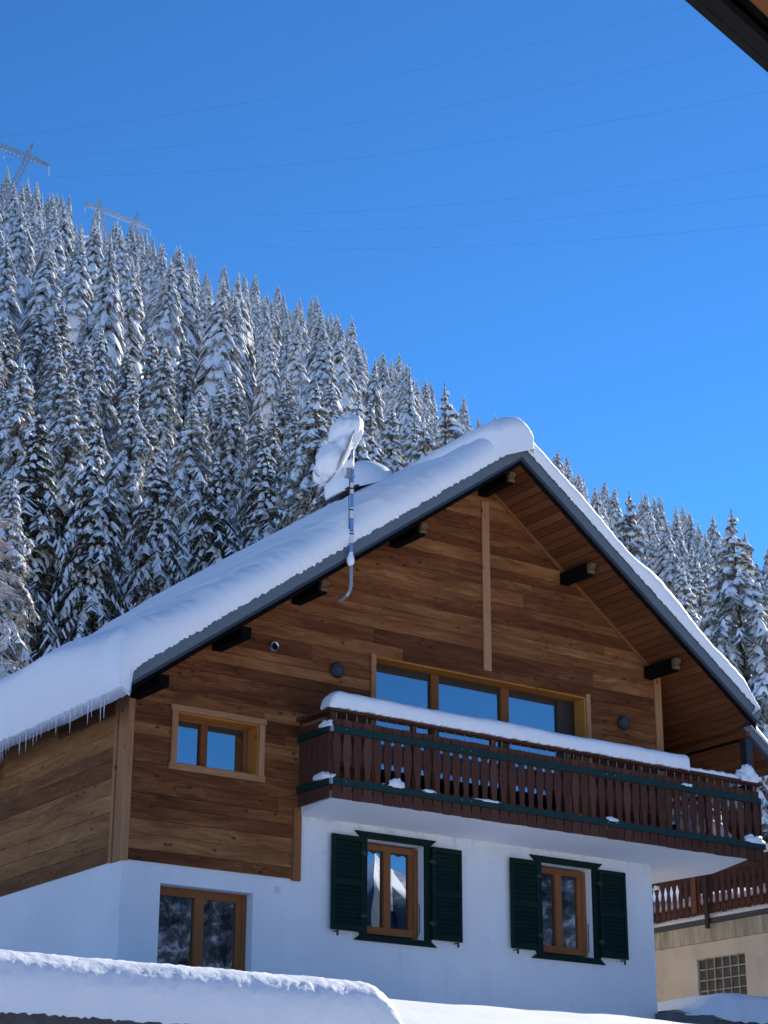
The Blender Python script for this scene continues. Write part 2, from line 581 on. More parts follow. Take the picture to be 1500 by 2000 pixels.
# ------------------------------------------------------------------ terrain
def interp(x, xs, ys):
    return float(np.interp(x, xs, ys))


AZ_E = ([-180, -140, -90, -30, 0, 15, 22.2, 25.4, 29.8, 32.7, 35, 37.8, 40.5, 42.8, 46.7, 52, 60, 75, 100, 140, 180],
        [3, 3, 10, 25, 31.2, 31.0, 30.6, 30.4, 28.7, 27.4, 25.7, 24.1, 22.6, 21.2, 19.7, 17.2, 14.0, 9.5, 5.0, 3.0, 3])
AZ_R = ([-180, 0, 20, 26, 33, 38, 43, 47, 60, 180], [400, 400, 400, 380, 330, 280, 235, 215, 200, 200])
GT = ([0.0, 0.06, 0.10, 0.16, 0.237, 0.34, 0.5, 0.75, 1.0, 1.1, 1.5, 3.0, 12.0], [-0.2, -0.05, 0.15, 0.38, 0.585, 0.70, 0.80, 0.91, 1.0, 0.97, 0.76, 0.36, 0.05])
YZ = ([-60, -30, -22, -15, -12, -10.8, -8, -5, -4, -2, 14, 40], [-7.9, -7.6, -7.2, -6.0, -5.0, -4.4, -3.75, -3.2, -3.08, -3.1, -2.6, -2.4])
TREE_H = 18.0


def smooth01(t):
    t = max(0.0, min(1.0, t))
    return t * t * (3 - 2 * t)


def ground_z(x, y):
    dx, dy = x - CAM.x, y - CAM.y
    r = math.hypot(dx, dy)
    az = math.degrees(math.atan2(dx, dy))
    rc = interp(az, *AZ_R)
    te = math.tan(rad(interp(az, *AZ_E))) - TREE_H / rc
    hill = CAM.z + r * te * interp(r / rc, *GT)
    near = interp(y, *YZ)
    near += 0.75 * smooth01((x - 9.4) / 1.3) * smooth01((y + 0.5) / 0.9) * smooth01((30 - r) / 4 + 1)
    w = smooth01((r - 38) / 26)
    # the valley floor stays low on the camera's side
    z = near * (1 - w) + hill * w
    z += 0.05 * fbm(x * 0.5, y * 0.5) + (0.8 * fbm(x * 0.03, y * 0.03) if r > 60 else 0)
    return z


def make_ground():
    radii = [0.0]
    r = 0.8
    while r < 6200:
        radii.append(r)
        r *= 1.0 + (0.055 if r < 40 else 0.07)
        if r < 40:
            r = min(r, radii[-1] + 0.55)
    azs = []
    a = -180.0
    while a < 180:
        azs.append(a)
        a += 0.55 if 10 <= a < 62 else 3.0
    rows = []
    for r in radii[1:]:
        rows.append([(CAM.x + r * math.sin(rad(a)), CAM.y + r * math.cos(rad(a)), ground_z(CAM.x + r * math.sin(rad(a)), CAM.y + r * math.cos(rad(a)))) for a in azs])
    mb = MB()
    mb.grid(rows, close=True)
    n = len(azs)
    b = len(mb.v)
    mb.v.append((CAM.x, CAM.y, ground_z(CAM.x, CAM.y)))
    for j in range(n):
        mb.f.append((b, j, (j + 1) % n))
        mb.uv.append([(0, 0)] * 3)
        mb.rnd.append(0.5)
        mb.mi.append(0)
    return tag(mb.build('ground', M_['groundsnow'], smooth=True), 'deep snow covering the ground and the mountainside', kind='structure')


make_ground()


def make_mountains():
    """the range across the valley, behind the photographer; the panes mirror it"""
    mb = MB()
    rows = []
    R0 = 3000.0
    for k in range(40):
        t = k / 39
        r = R0 - 1500 + 2200 * t
        row = []
        for i in range(220):
            a = 95 + 130 * i / 219
            peak = 500 + 60 * fbm(a * 0.55, 3.0, 0, 5) + 60 * abs(fbm(a * 1.7, 9.0, 0, 3))
            prof = smooth01(t / 0.68) if t < 0.68 else 1 - 0.6 * smooth01((t - 0.68) / 0.32)
            ridge = 60 * fbm(a * 1.2, r * 0.004, 2.0, 5) * min(1, t * 3)
            row.append((CAM.x + r * math.sin(rad(a)), CAM.y + r * math.cos(rad(a)), -20 + peak * prof + ridge))
        rows.append(row)
    mb.grid(rows)
    return tag(mb.build('mountains', M_['valley'], smooth=False), 'snowy mountain range across the valley mirrored in the window panes', kind='structure')


make_mountains()


def make_foothills():
    """wooded spurs below that range, with a gap between them"""
    mb = MB()
    rows = []
    for k in range(30):
        t = k / 29
        row = []
        for i in range(260):
            a = 118 + 60 * i / 259
            gap = 1 - smooth01((a - 139.0) / 0.8) * smooth01((145.4 - a) / 0.8)
            e = (11.8 + 0.5 * fbm(a * 0.8, 1.0, 0, 4) + 0.35 * fbm(a * 5, 2.0, 0, 3)) * gap + 4.0 * (1 - gap)
            r = 540 + 90 * t
            prof = smooth01(t / 0.7) if t < 0.7 else 1 - 0.5 * smooth01((t - 0.7) / 0.3)
            row.append((CAM.x + r * math.sin(rad(a)), CAM.y + r * math.cos(rad(a)), -14 + 600 * math.tan(rad(e)) * prof + 6 * fbm(a * 6, r * 0.05, 1.0, 3)))
        rows.append(row)
    mb.grid(rows)
    return tag(mb.build('hills', M_['foothill'], smooth=False), 'wooded frosty hillside across the valley mirrored in the lower panes', kind='structure')


make_foothills()

# ------------------------------------------------------------------ chalet
RX, RZ = 5.93, 5.75            # ridge
SLL, SLR = 0.711, 0.731        # pitches
YF, YB = -0.95, 11.5           # verge and back of roof
W = 9.12
ztop = lambda x: RZ - (SLL * (RX - x) if x < RX else SLR * (x - RX))
zsof = lambda x: ztop(x) - 0.29
XL, XR = -0.55, 10.62
XE = 11.42                     # eave of the lower side roof
chalet = empty('chalet', (4.6, 4.5, -3.1), 'timber clad alpine chalet with white plaster ground floor and snow covered gable roof', 'house')

# masonry
W1 = (3.78, 4.77, -1.69, -0.365)
DX = 3.119
W2 = (W1[0] + DX, W1[1] + DX, W1[2], W1[3])
LW = (0.57, 1.97, -2.75, -1.30)
mb = MB()
holed_wall(mb, 0.0, W, -4.6, 0.02, 0.03, 0.33, [W1, W2, LW])
mb.box(0.0, 0.28, 0.33, 11.0, -4.6, -1.02)
mb.box(W - 0.28, W, 0.33, 11.0, -4.6, 0.02)
mb.box(0.28, W - 0.28, 10.7, 11.0, -4.6, 0.02)
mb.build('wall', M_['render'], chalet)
mb = MB()
mb.box(0.3, W - 0.3, 0.35, 10.6, -0.25, -0.05)
mb.box(0.3, W - 0.3, 0.35, 10.6, -3.3, -3.1)
mb.box(0.3, W - 0.3, 3.6, 3.75, -3.1, 1.0)
mb.box(2.8, W - 0.3, 3.6, 3.75, 1.001, 2.6)
mb.build('interior', M_['floor'], chalet)

# timber shell (frame behind the boards), front
SW = (0.70, 1.97, 0.28, 0.99)          # small upper window
BW = (3.90, 7.87, 0.10, 2.30)          # wide balcony window
xw = 9.36
wr = random.Random(21)


def spanF(v):
    # the gable: boards end under the roof
    lo = max(0.02, RX - (RZ - 0.30 - v) / SLL)
    hi = min(xw - 0.02, RX + (RZ - 0.30 - v) / SLR)
    if v < 0.03:
        hi = 2.66
    return (lo, hi) if hi > lo else ((lo + hi) / 2,) * 2


mb = MB()
rows = rowlist(-1.05, 0.03, 0.13, 0.235, wr) + rowlist(0.03, 5.4, 0.13, 0.235, wr)
planks(mb, (0, 0.025, 0), (1, 0, 0), (0, 0, 1), (0, -1, 0), rows, spanF, [SW, BW], thick=0.022, rng=wr, seg=(3.2, 7.5))
mb.build('cladding', M_['cladding'], chalet)
# backing of the gable
mb = MB()
for a, b in ((0.0, SW[0]), (SW[0], SW[1]), (SW[1], BW[0]), (BW[0], RX), (RX, BW[1]), (BW[1], W), (W, xw)):
    zt0, zt1 = zsof(a) - 0.005, zsof(b) - 0.005
    base = -1.03 if b <= SW[1] + 0.01 else 0.05
    segs = []
    if (a, b) == (SW[0], SW[1]):
        segs = [(base, SW[2]), (SW[3], None)]
    elif a >= BW[0] and b <= BW[1]:
        segs = [(BW[3], None)]
    else:
        segs = [(base, None)]
    if (a, b) == (SW[1], BW[0]):
        segs = [(0.05, None)]
        mb.hexa([(a, 0.027, -1.03), (2.64, 0.027, -1.03), (2.64, 0.029, -1.03), (a, 0.029, -1.03), (a, 0.027, 0.05), (2.64, 0.027, 0.05), (2.64, 0.029, 0.05), (a, 0.029, 0.05)])
    for z0, z1 in segs:
        t0, t1 = (zt0, zt1) if z1 is None else (z1, z1)
        mb.hexa([(a, 0.027, z0), (b, 0.027, z0), (b, 0.36, z0), (a, 0.36, z0), (a, 0.027, t0), (b, 0.027, t1), (b, 0.36, t1), (a, 0.36, t0)])
mb.build('gable_backing', M_['beam'], chalet)
# left side boards
mb = MB()
sr = random.Random(5)
rows = rowlist(-1.05, 1.25, 0.17, 0.24, sr)
planks(mb, (-0.0, 0, 0), (0, 1, 0), (0, 0, 1), (-1, 0, 0), rows, lambda v: (0.33, 11.0), thick=0.022, rng=sr, seg=(3.5, 8.0))
mb.build('side_cladding', M_['side'], chalet)
mb = MB()
mb.box(0.0, 0.2, 0.31, 11.0, -1.02, 1.25)
mb.box(xw - 0.2, xw, 0.31, 11.0, 0.05, 2.7)
mb.box(0.2, xw - 0.2, 10.8, 11.0, 0.03, 1.3)
mb.build('side_backing', M_['beam'], chalet)
# corner boards, post under the balcony, centre board, foot trim
mb = MB(); mb.box(-0.032, 0.004, 0.03, 0.24, -1.065, 1.18); mb.build('corner_board', M_['trim'], chalet)
mb = MB(); mb.box(-0.05, -0.002, 0.255, 0.33, -1.065, 1.18); mb.build('corner_board', M_['trim'], chalet)
mb = MB(); mb.box(-0.036, 0.055, -0.024, 0.026, -1.065, 1.12); mb.build('corner_board', M_['trim'], chalet)
mb = MB(); mb.box(2.555, 2.68, -0.022, 0.029, -1.07, -0.07); mb.build('corner_board', M_['winframe'], chalet)
mb = MB(); mb.box(9.31, 9.45, -0.03, 0.05, 0.09, zsof(9.45) - 0.01); mb.box(9.365, 9.45, 0.055, 0.4, 0.09, zsof(9.45) - 0.01); mb.build('corner_board', M_['trim'], chalet)
mb = MB(); mb.box(5.87, 6.01, -0.03, -0.004, 2.405, 5.12); mb.build('centre_board', M_['trim'], chalet)
# thin trim board under the soffit, right of the ridge
mb = MB()
x0, x1 = 6.05, 9.3
mb.hexa([(x0, -0.035, zsof(x0) - 0.075), (x1, -0.035, zsof(x1) - 0.075), (x1, -0.005, zsof(x1) - 0.075), (x0, -0.005, zsof(x0) - 0.075),
         (x0, -0.035, zsof(x0) - 0.012), (x1, -0.035, zsof(x1) - 0.012), (x1, -0.005, zsof(x1) - 0.012), (x0, -0.005, zsof(x0) - 0.012)],
        0.5, lambda p: (p[0], p[2] + p[0] * SLR))
mb.build('rake_trim', M_['winframe'], chalet)
mb = MB()
x0, x1 = 0.05, 5.9
mb.hexa([(x0, -0.030, zsof(x0) - 0.085), (x1, -0.030, zsof(x1) - 0.085), (x1, -0.005, zsof(x1) - 0.085), (x0, -0.005, zsof(x0) - 0.085),
         (x0, -0.030, zsof(x0) - 0.012), (x1, -0.030, zsof(x1) - 0.012), (x1, -0.005, zsof(x1) - 0.012), (x0, -0.005, zsof(x0) - 0.012)])
mb.build('rake_trim', M_['beam'], chalet)


# windows of the timber floor
def pane(x0, x1, z0, z1, y, parent):
    m = MB()
    m.box(x0, x1, y, y + 0.006, z0, z1)
    return m.build('pane', M_['glass'], parent)


def trim_frame(o, w, name, mat, parent, y0=-0.034, y1=-0.006, sides='LTRB', ext=0.0):
    m = MB()
    x0, x1, z0, z1 = o
    if 'T' in sides:
        m.box(x0 - w - ext, x1 + w + ext, y0 - 0.004, y1, z1, z1 + w)
    if 'B' in sides:
        m.box(x0 - w - ext, x1 + w + ext, y0 - 0.004, y1, z0 - w, z0)
    if 'L' in sides:
        m.box(x0 - w, x0, y0, y1, z0 + 0.001, z1 - 0.001)
    if 'R' in sides:
        m.box(x1, x1 + w, y0, y1, z0 + 0.001, z1 - 0.001)
    return m.build(name, mat, parent, bevel=0.003)


win = MB()
# frame of the small window is the part, its pieces hang on it
fx0, fx1, fz0, fz1 = SW
fy = 0.26
win.box(fx0, fx1, fy, fy + 0.07, fz1 - 0.045, fz1)
win.box(fx0, fx1, fy, fy + 0.07, fz0, fz0 + 0.055)
win.box(fx0, fx0 + 0.06, fy + 0.001, fy + 0.069, fz0 + 0.055, fz1 - 0.045)
win.box(fx1 - 0.075, fx1, fy + 0.001, fy + 0.069, fz0 + 0.055, fz1 - 0.045)
win.box(1.21, 1.315, fy - 0.012, fy + 0.069, fz0 + 0.055, fz1 - 0.045)
small = reg(win.build('window', M_['winframe'], chalet, bevel=0.004))
tag(small, 'small two pane upper window with pale timber surround')
pane(fx0 + 0.06, 1.21, fz0 + 0.055, fz1 - 0.045, fy + 0.035, small)
pane(1.315, fx1 - 0.075, fz0 + 0.055, fz1 - 0.045, fy + 0.035, small)
trim_frame(SW, 0.085, 'surround', M_['trim'], small, ext=0.02)
m = MB(); m.box(1.30, fx1 - 0.07, fy + 0.028, fy + 0.034, 0.87, fz1 - 0.045); m.box(fx0 + 0.06, 1.21, fy + 0.028, fy + 0.034, 0.875, fz1 - 0.045)
m.build('blind_box', M_['darkwin'], small)
m = MB()
m.box(fx1 - 0.02, fx1 - 0.001, -0.004, fy - 0.014, fz0 + 0.02, fz1 - 0.02)
m.box(fx0 + 0.001, fx0 + 0.02, -0.004, fy - 0.014, fz0 + 0.02, fz1 - 0.02)
m.box(fx0 + 0.001, fx1 - 0.001, -0.004, fy - 0.014, fz1 - 0.02, fz1 - 0.001)
m.box(fx0 + 0.001, fx1 - 0.001, -0.004, fy - 0.014, fz0 + 0.001, fz0 + 0.02)
m.build('reveal', M_['reveal'], small)

# wide balcony window
win = MB()
fx0, fx1, fz0, fz1 = BW
fy = 0.25
win.box(fx0, fx1, fy, fy + 0.08, fz1 - 0.03, fz1)
win.box(fx0, fx1, fy, fy + 0.08, fz0, fz0 + 0.09)
win.box(fx0, fx0 + 0.05, fy + 0.001, fy + 0.079, fz0 + 0.09, fz1 - 0.03)
for a, b in ((5.075, 5.215), (6.385, 6.54)):
    win.box(a, b, fy - 0.012, fy + 0.079, fz0 + 0.09, fz1 - 0.03)
wide = reg(win.build('window', M_['winframe'], chalet, bevel=0.004))
tag(wide, 'wide three pane balcony window under the gable')
for a, b in ((fx0 + 0.05, 5.075), (5.215, 6.385), (6.54, 7.50)):
    pane(a, b, fz0 + 0.09, 2.27, fy + 0.035, wide)
m = MB()
for a, b in ((fx0 + 0.05, 5.075), (5.215, 6.385), (6.54, 7.50)):
    m.box(a, b, fy + 0.024, fy + 0.034, 2.165, 2.269)
    m.box(a, a + 0.02, fy + 0.022, fy + 0.034, 0.19, 2.165)
    m.box(b - 0.02, b, fy + 0.022, fy + 0.034, 0.19, 2.165)
m.box(7.50, 7.79, fy + 0.002, fy + 0.07, fz0 + 0.091, fz1 - 0.031)
m.box(7.79, fx1, fy - 0.004, fy + 0.07, fz0 + 0.091, fz1 - 0.031)
m.build('sash', M_['darkwin'], wide, bevel=0.003)
m = MB()
m.box(fx1 - 0.03, fx1 - 0.001, -0.004, fy - 0.014, fz0, fz1 - 0.025)
m.box(fx0 + 0.001, fx1 - 0.001, -0.004, fy - 0.014, fz1 - 0.025, fz1 - 0.001)
m.box(fx0 + 0.001, fx0 + 0.02, -0.004, fy - 0.014, fz0, fz1 - 0.025)
m.build('reveal', M_['reveal'], wide)
m = MB()
m.box(fx0 - 0.085, fx0, -0.034, -0.006, fz0, fz1 + 0.02)
m.box(fx1 + 0.001, fx1 + 0.08, -0.030, -0.006, fz0, fz1 + 0.05)
m.build('surround', M_['trim'], wide, bevel=0.003)


# plaster floor windows with green frames and shutters
def cottage_window(x, label, curtain):
    x0, x1, z0, z1 = W1[0] + x, W1[1] + x, W1[2], W1[3]
    fy = 0.17
    m = MB()
    m.box(x0, x1, fy, fy + 0.07, z1 - 0.115, z1 - 0.03)
    m.box(x0, x1, fy, fy + 0.07, z0 + 0.05, z0 + 0.15)
    m.box(x0, x0 + 0.10, fy + 0.001, fy + 0.069, z0 + 0.15, z1 - 0.115)
    m.box(x1 - 0.16, x1 - 0.005, fy + 0.001, fy + 0.069, z0 + 0.15, z1 - 0.115)
    m.box(x0 + 0.39, x0 + 0.51, fy - 0.014, fy + 0.069, z0 + 0.15, z1 - 0.115)
    m.box(x1 - 0.075, x1 - 0.006, fy - 0.012, fy - 0.001, z0 + 0.06, z1 - 0.04)
    w = reg(m.build('window', M_['winframe'], chalet, bevel=0.004))
    tag(w, label)
    pane(x0 + 0.10, x0 + 0.39, z0 + 0.15, z1 - 0.115, fy + 0.035, w)
    pane(x0 + 0.51, x1 - 0.16, z0 + 0.15, z1 - 0.115, fy + 0.035, w)
    m = MB()
    # lintel and sill boards with slanted ends, two posts
    for za, zb, e0, e1 in ((z1, z1 + 0.094, 0.09, 0.205), (z0 - 0.081, z0, 0.205, 0.09)):
        ya, yb = -0.012, 0.028
        cs = []
        for zz, e in ((za, e0), (zb, e1)):
            cs += [(x0 - e, ya, zz), (x1 + e, ya, zz), (x1 + e, yb, zz), (x0 - e, yb, zz)]
        m.hexa(cs)
    m.box(x0 - 0.115, x0, -0.008, 0.028, z0 + 0.001, z1 - 0.001)
    m.box(x1, x1 + 0.115, -0.008, 0.028, z0 + 0.001, z1 - 0.001)
    m.build('surround', M_['green'], w, bevel=0.004)
    m = MB()
    m.path([(x1 - 0.012, fy - 0.03, z0 + 0.52), (x1 + 0.0 - 0.012, fy - 0.05, z0 + 0.5), (x1 - 0.012, fy - 0.05, z0 + 0.12), (x1 - 0.012, fy - 0.03, z0 + 0.10)], 0.007, 6)
    m.build('handle', M_['iron'], w)
    if curtain:
        m = MB()
        rows = []
        for zz in (z0 + 0.1, z1 - 0.05):
            rows.append([(x1 - 0.40 + 0.26 * i / 40, fy + 0.17 + 0.022 * math.sin(i * 0.9), zz) for i in range(41)])
        m.grid(rows)
        rows = [[(p[0], p[1] + 0.006, p[2]) for p in r] for r in rows]
        m.grid(list(reversed(rows)))
        m.build('curtain', M_['curtain'], w, smooth=True)
    else:
        m = MB()
        for a, b in ((x0 + 0.10, x0 + 0.39), (x0 + 0.51, x1 - 0.16)):
            top = z1 - 0.115
            n = 24
            lo = [top - 0.03 - 0.012 * math.cos(i / n * 4 * math.pi) for i in range(n + 1)]
            rows = [[(a + (b - a) * i / n, fy + 0.030, top) for i in range(n + 1)], [(a + (b - a) * i / n, fy + 0.030, lo[i]) for i in range(n + 1)]]
            m.grid(rows)
            m.grid([[(p[0], p[1] + 0.003, p[2]) for p in r] for r in reversed(rows)])
        m.build('valance', M_['darkwin'], w)


cottage_window(0.0, 'plaster floor window mirroring blue sky, beneath the balcony', False)
cottage_window(DX, 'plaster floor window with dark panes and a white curtain', True)


def shutter(xa, xb, hinge):
    m = MB()
    z0, z1 = -1.669, -0.366
    y0, y1 = -0.056, -0.020
    st = 0.055
    m.box(xa, xa + st, y0, y1, z0, z1)
    m.box(xb - st, xb, y0, y1, z0, z1)
    m.box(xa + st, xb - st, y0, y1, z1 - 0.07, z1)
    m.box(xa + st, xb - st, y0, y1, z0, z0 + 0.07)
    m.box(xa + st, xb - st, y0, y1, (z0 + z1) / 2 - 0.04, (z0 + z1) / 2 + 0.04)
    n = 9
    for (za, zb) in ((z0 + 0.07, (z0 + z1) / 2 - 0.04), ((z0 + z1) / 2 + 0.04, z1 - 0.07)):
        for k in range(n):
            c = za + (zb - za) * (k + 0.5) / n
            h = (zb - za) / n * 0.62
            m.hexa([(xa + st, y0 + 0.004, c - h), (xb - st, y0 + 0.004, c - h), (xb - st, y0 + 0.012, c - h), (xa + st, y0 + 0.012, c - h),
                    (xa + st, y1 - 0.010, c + h), (xb - st, y1 - 0.010, c + h), (xb - st, y1 - 0.002, c + h), (xa + st, y1 - 0.002, c + h)])
    s = reg(m.build('shutter', M_['green'], chalet, bevel=0.002))
    m = MB()
    xc = xa + 0.09 if hinge == 'R' else xb - 0.09
    m.box(xc - 0.008, xc + 0.008, -0.07, 0.03, z0 - 0.025, z0 - 0.012)
    m.box(xc - 0.014, xc + 0.014, -0.074, -0.060, z0 - 0.06, z0 + 0.008)
    m.tube((xc, -0.066, z0 - 0.06), (xc, -0.066, z0 - 0.085), 0.02, 0.006, 8)
    m.build('shutter_catch', M_['iron'], s)
    m = MB()
    xh = xb if hinge == 'R' else xa
    for zz in (z1 - 0.22, z0 + 0.22):
        m.box(xh - 0.06, xh + 0.06, -0.061, -0.052, zz - 0.015, zz + 0.015)
        m.tube((xh, -0.05, zz - 0.04), (xh, -0.05, zz + 0.04), 0.014, 0.014, 8)
    m.build('hinge', M_['lampblack'], s)


for dx in (0.0, DX):
    shutter(3.167 + dx, 3.70 + dx, 'R')
    shutter(4.865 + dx, 5.39 + dx, 'L')

# ground floor window at the left
x0, x1, z0, z1 = LW
fy = 0.20
m = MB()
m.box(x0, x1, fy, fy + 0.07, z1 - 0.115, z1 - 0.008)
m.box(x0, x1, fy, fy + 0.07, z0, z0 + 0.09)
m.box(x0, x0 + 0.09, fy + 0.001, fy + 0.069, z0 + 0.09, z1 - 0.115)
m.box(x1 - 0.15, x1 - 0.002, fy + 0.001, fy + 0.069, z0 + 0.09, z1 - 0.115)
m.box(x1 - 0.075, x1 - 0.003, fy - 0.014, fy - 0.001, z0 + 0.09, z1 - 0.05)
m.box(1.18, 1.315, fy - 0.014, fy + 0.069, z0 + 0.09, z1 - 0.115)
lw = reg(m.build('window', M_['winframe'], chalet, bevel=0.004))
tag(lw, 'lower left brown framed window without shutters, half hidden by the snowbank')
pane(x0 + 0.09, 1.18, z0 + 0.09, z1 - 0.115, fy + 0.035, lw)
pane(1.315, x1 - 0.15, z0 + 0.09, z1 - 0.115, fy + 0.035, lw)

# ---- roof
roof = None
mb = MB()
for (xa, xb) in ((XL + 0.03, RX), (RX, XR - 0.03)):
    za, zb = ztop(xa) - 0.03, ztop(xb) - 0.03
    mb.hexa([(xa, YF + 0.05, za - 0.235), (xb, YF + 0.05, zb - 0.235), (xb, YB, zb - 0.235), (xa, YB, za - 0.235),
             (xa, YF + 0.05, za), (xb, YF + 0.05, zb), (xb, YB, zb), (xa, YB, za)])
# lower side roof, set back a little
xa, xb = XR - 0.028, XE
za, zb = ztop(xa) - 0.06, ztop(xb) - 0.06
YE = -0.6
mb.hexa([(xa, YE + 0.04, za - 0.2), (xb, YE + 0.04, zb - 0.2), (xb, YB, zb - 0.2), (xa, YB, za - 0.2), (xa, YE + 0.04, za), (xb, YE + 0.04, zb), (xb, YB, zb), (xa, YB, za)])
roof = reg(mb.build('roof', M_['drip'], chalet))


def rake(name, y0, y1, h0, h1, mat, xa=XL, xb=XR, dz=0.0, jag=0.0):
    """a board following both verges, its top h0 and bottom h1 below the roof line"""
    m = MB()
    for a, b in (((xa, RX), (RX, xb))):
        n = 1 if not jag else int((b - a) / 0.09)
        for k in range(n):
            p, q = a + (b - a) * k / n, a + (b - a) * (k + 1) / n
            j = jag * RND.random()
            A, B = ztop(p) - dz, ztop(q) - dz
            m.hexa([(p, y0, A - h1 - j), (q, y0, B - h1 - j), (q, y1, B - h1 - j), (p, y1, A - h1 - j), (p, y0, A - h0), (q, y0, B - h0), (q, y1, B - h0), (p, y1, A - h0)])
    return m.build(name, mat, roof)


rake('fascia', YF - 0.02, YF + 0.049, 0.0, 0.19, M_['fascia'])
rake('drip_edge', YF + 0.0, YF + 0.048, 0.193, 0.240, M_['drip'])
rake('verge_board', YF + 0.02, YF + 0.047, 0.243, 0.295, M_['beam'], jag=0.022)
m = MB()
a, b = XR + 0.002, XE
A, B = ztop(a) - 0.03, ztop(b) - 0.03
m.hexa([(a, YE - 0.02, A - 0.17), (b, YE - 0.02, B - 0.17), (b, YE + 0.039, B - 0.17), (a, YE + 0.039, A - 0.17), (a, YE - 0.02, A), (b, YE - 0.02, B), (b, YE + 0.039, B), (a, YE + 0.039, A)])
m.build('fascia', M_['fascia'], roof)
# eave boards
m = MB(); m.box(XL - 0.03, XL + 0.028, YF + 0.05, YB, ztop(XL) - 0.27, ztop(XL) - 0.02); m.build('eave_board', M_['drip'], roof)
# metal end cap of the left verge
m = MB(); m.box(XL - 0.035, XL - 0.001, YF - 0.03, YF + 0.045, ztop(XL) - 0.25, ztop(XL) + 0.0); m.build('verge_end_cap', M_['beam'], roof)
# ridge cap
m = MB()
for sgn in (-1, 1):
    sl_ = SLL if sgn < 0 else SLR
    p0, p1 = (RX, RZ + 0.075), (RX + sgn * 0.20, RZ + 0.075 - 0.20 * sl_ * 0.75)
    m.hexa([(p0[0], YF - 0.06, p0[1] - 0.06), (p1[0], YF - 0.06, p1[1] - 0.075), (p1[0], YB, p1[1] - 0.075), (p0[0], YB, p0[1] - 0.06),
            (p0[0], YF - 0.06, p0[1]), (p1[0], YF - 0.06, p1[1]), (p1[0], YB, p1[1]), (p0[0], YB, p0[1])])
m.build('ridge_cap', M_['ridge'], roof)
# soffit boards (run along y, stacked down the slope)
fr = random.Random(3)
for side in (-1, 1):
    sl_ = SLL if side < 0 else SLR
    L = math.hypot(1, sl_)
    dn = Vector((side / L, 0, -sl_ / L))
    nn = Vector((-side * sl_ / L, 0, -1 / L))
    tot = ((RX - XL) if side < 0 else (XE - RX)) * L - 0.06
    m = MB()
    rows = rowlist(0.03, tot, 0.135, 0.145, fr)
    yl = YF + 0.06
    if side > 0:
        lim = (XR - RX) * L - 0.05
        span = lambda v: (yl, 11.0) if v < lim else (YE + 0.05, 11.0)
    else:
        span = lambda v: (yl, 11.0)
    planks(m, (RX, 0, RZ - 0.268), (0, 1, 0), dn, nn, rows, span, thick=0.018, rng=fr, seg=(5, 12), gap=0.010, proud=0.002)
    m.build('soffit', M_['soffit'], roof)
# purlins
for (xc, w_, ztop_, h_, ext, och) in ((0.05, 0.15, None, 0.15, -0.80, 0), (1.27, 0.15, None, 0.155, -0.78, 0), (2.53, 0.15, None, 0.155, -0.78, 1), (4.22, 0.15, None, 0.155, -0.80, 1),
                                      (5.90, 0.15, 5.37, 0.17, -0.78, 1), (7.50, 0.15, None, 0.18, -0.72, 1), (9.20, 0.16, None, 0.19, -0.72, 1)):
    zt = ztop_ if ztop_ else min(zsof(xc - w_ / 2), zsof(xc + w_ / 2)) - 0.018
    m = MB()
    m.box(xc - w_ / 2, xc + w_ / 2, ext + (0.09 if och else 0), 0.02, zt - h_, zt)
    pur = reg(m.build('purlin', M_['beam'], roof))
    wloc0[pur.name] = Vector((0, 0, 0))
    if och:
        m = MB()
        e = ext
        prof = [(e + 0.089, zt - h_ * 0.86), (e + 0.045, zt - h_ * 0.90), (e + 0.03, zt - h_ * 0.68), (e + 0.05, zt - h_ * 0.48), (e + 0.01, zt - h_ * 0.34), (e + 0.0, zt - 0.01), (e + 0.089, zt - 0.01)]
        a_, b_ = xc - w_ / 2 + 0.02, xc + w_ / 2 - 0.02
        n = len(prof)
        m.face([(a_, y, z) for y, z in prof])
        m.face([(b_, y, z) for y, z in reversed(prof)])
        for i in range(n):
            j = (i + 1) % n
            m.face([(a_, *prof[j]), (a_, *prof[i]), (b_, *prof[i]), (b_, *prof[j])])
        m.build('purlin_end', M_['ochre'], roof)

# icicles along the left eave
ir = random.Random(11)
yv = -0.75
k = 0
icicles = []
while yv < 7.0 and k < 95:
    ln = 0.05 + 0.22 * ir.random() ** 2.4
    if ir.random() < 0.12:
        ln += 0.20
    if ir.random() < 0.82:
        m = MB()
        xx = XL - 0.11 + ir.uniform(-0.05, 0.03)
        zz = ztop(XL) - 0.31 + 0.02 * ir.random()
        r0 = 0.007 + 0.016 * ln
        m.tube((xx, yv, zz + 0.05), (xx, yv, zz - ln * 0.45), r0, r0 * 0.6, 6)
        m.tube((xx, yv, zz - ln * 0.45), (xx + 0.004, yv, zz - ln), r0 * 0.6, 0.002, 6)
        m.build('icicle', M_['ice'], roof, smooth=True)
        k += 1
    yv += 0.035 + 0.07 * ir.random()
m = MB()
m.tube((10.95, -0.4, 1.73), (10.95, -0.4, 1.62), 0.022, 0.016, 8)
m.tube((10.95, -0.4, 1.62), (10.955, -0.4, 1.47), 0.016, 0.003, 8)
m.build('icicle', M_['ice'], roof, smooth=True)

m = MB()
m.box(10.52, 10.60, -0.80, 3.18, ztop(10.62) - 0.41, ztop(10.62) - 0.335)
m.build('eave_beam', M_['soffit'], roof)
m = MB()
m.box(10.601, 10.64, -0.58, 3.18, ztop(10.62) - 0.44, ztop(10.62) - 0.345)
m.build('eave_shade_strip', M_['beam'], roof)  # black strip standing in for the shadow of the eave beam
m = MB()
m.box(9.46, 10.9, 3.05, 3.19, 1.25, 1.45)
m.build('tie_beam', M_['beam'], roof)
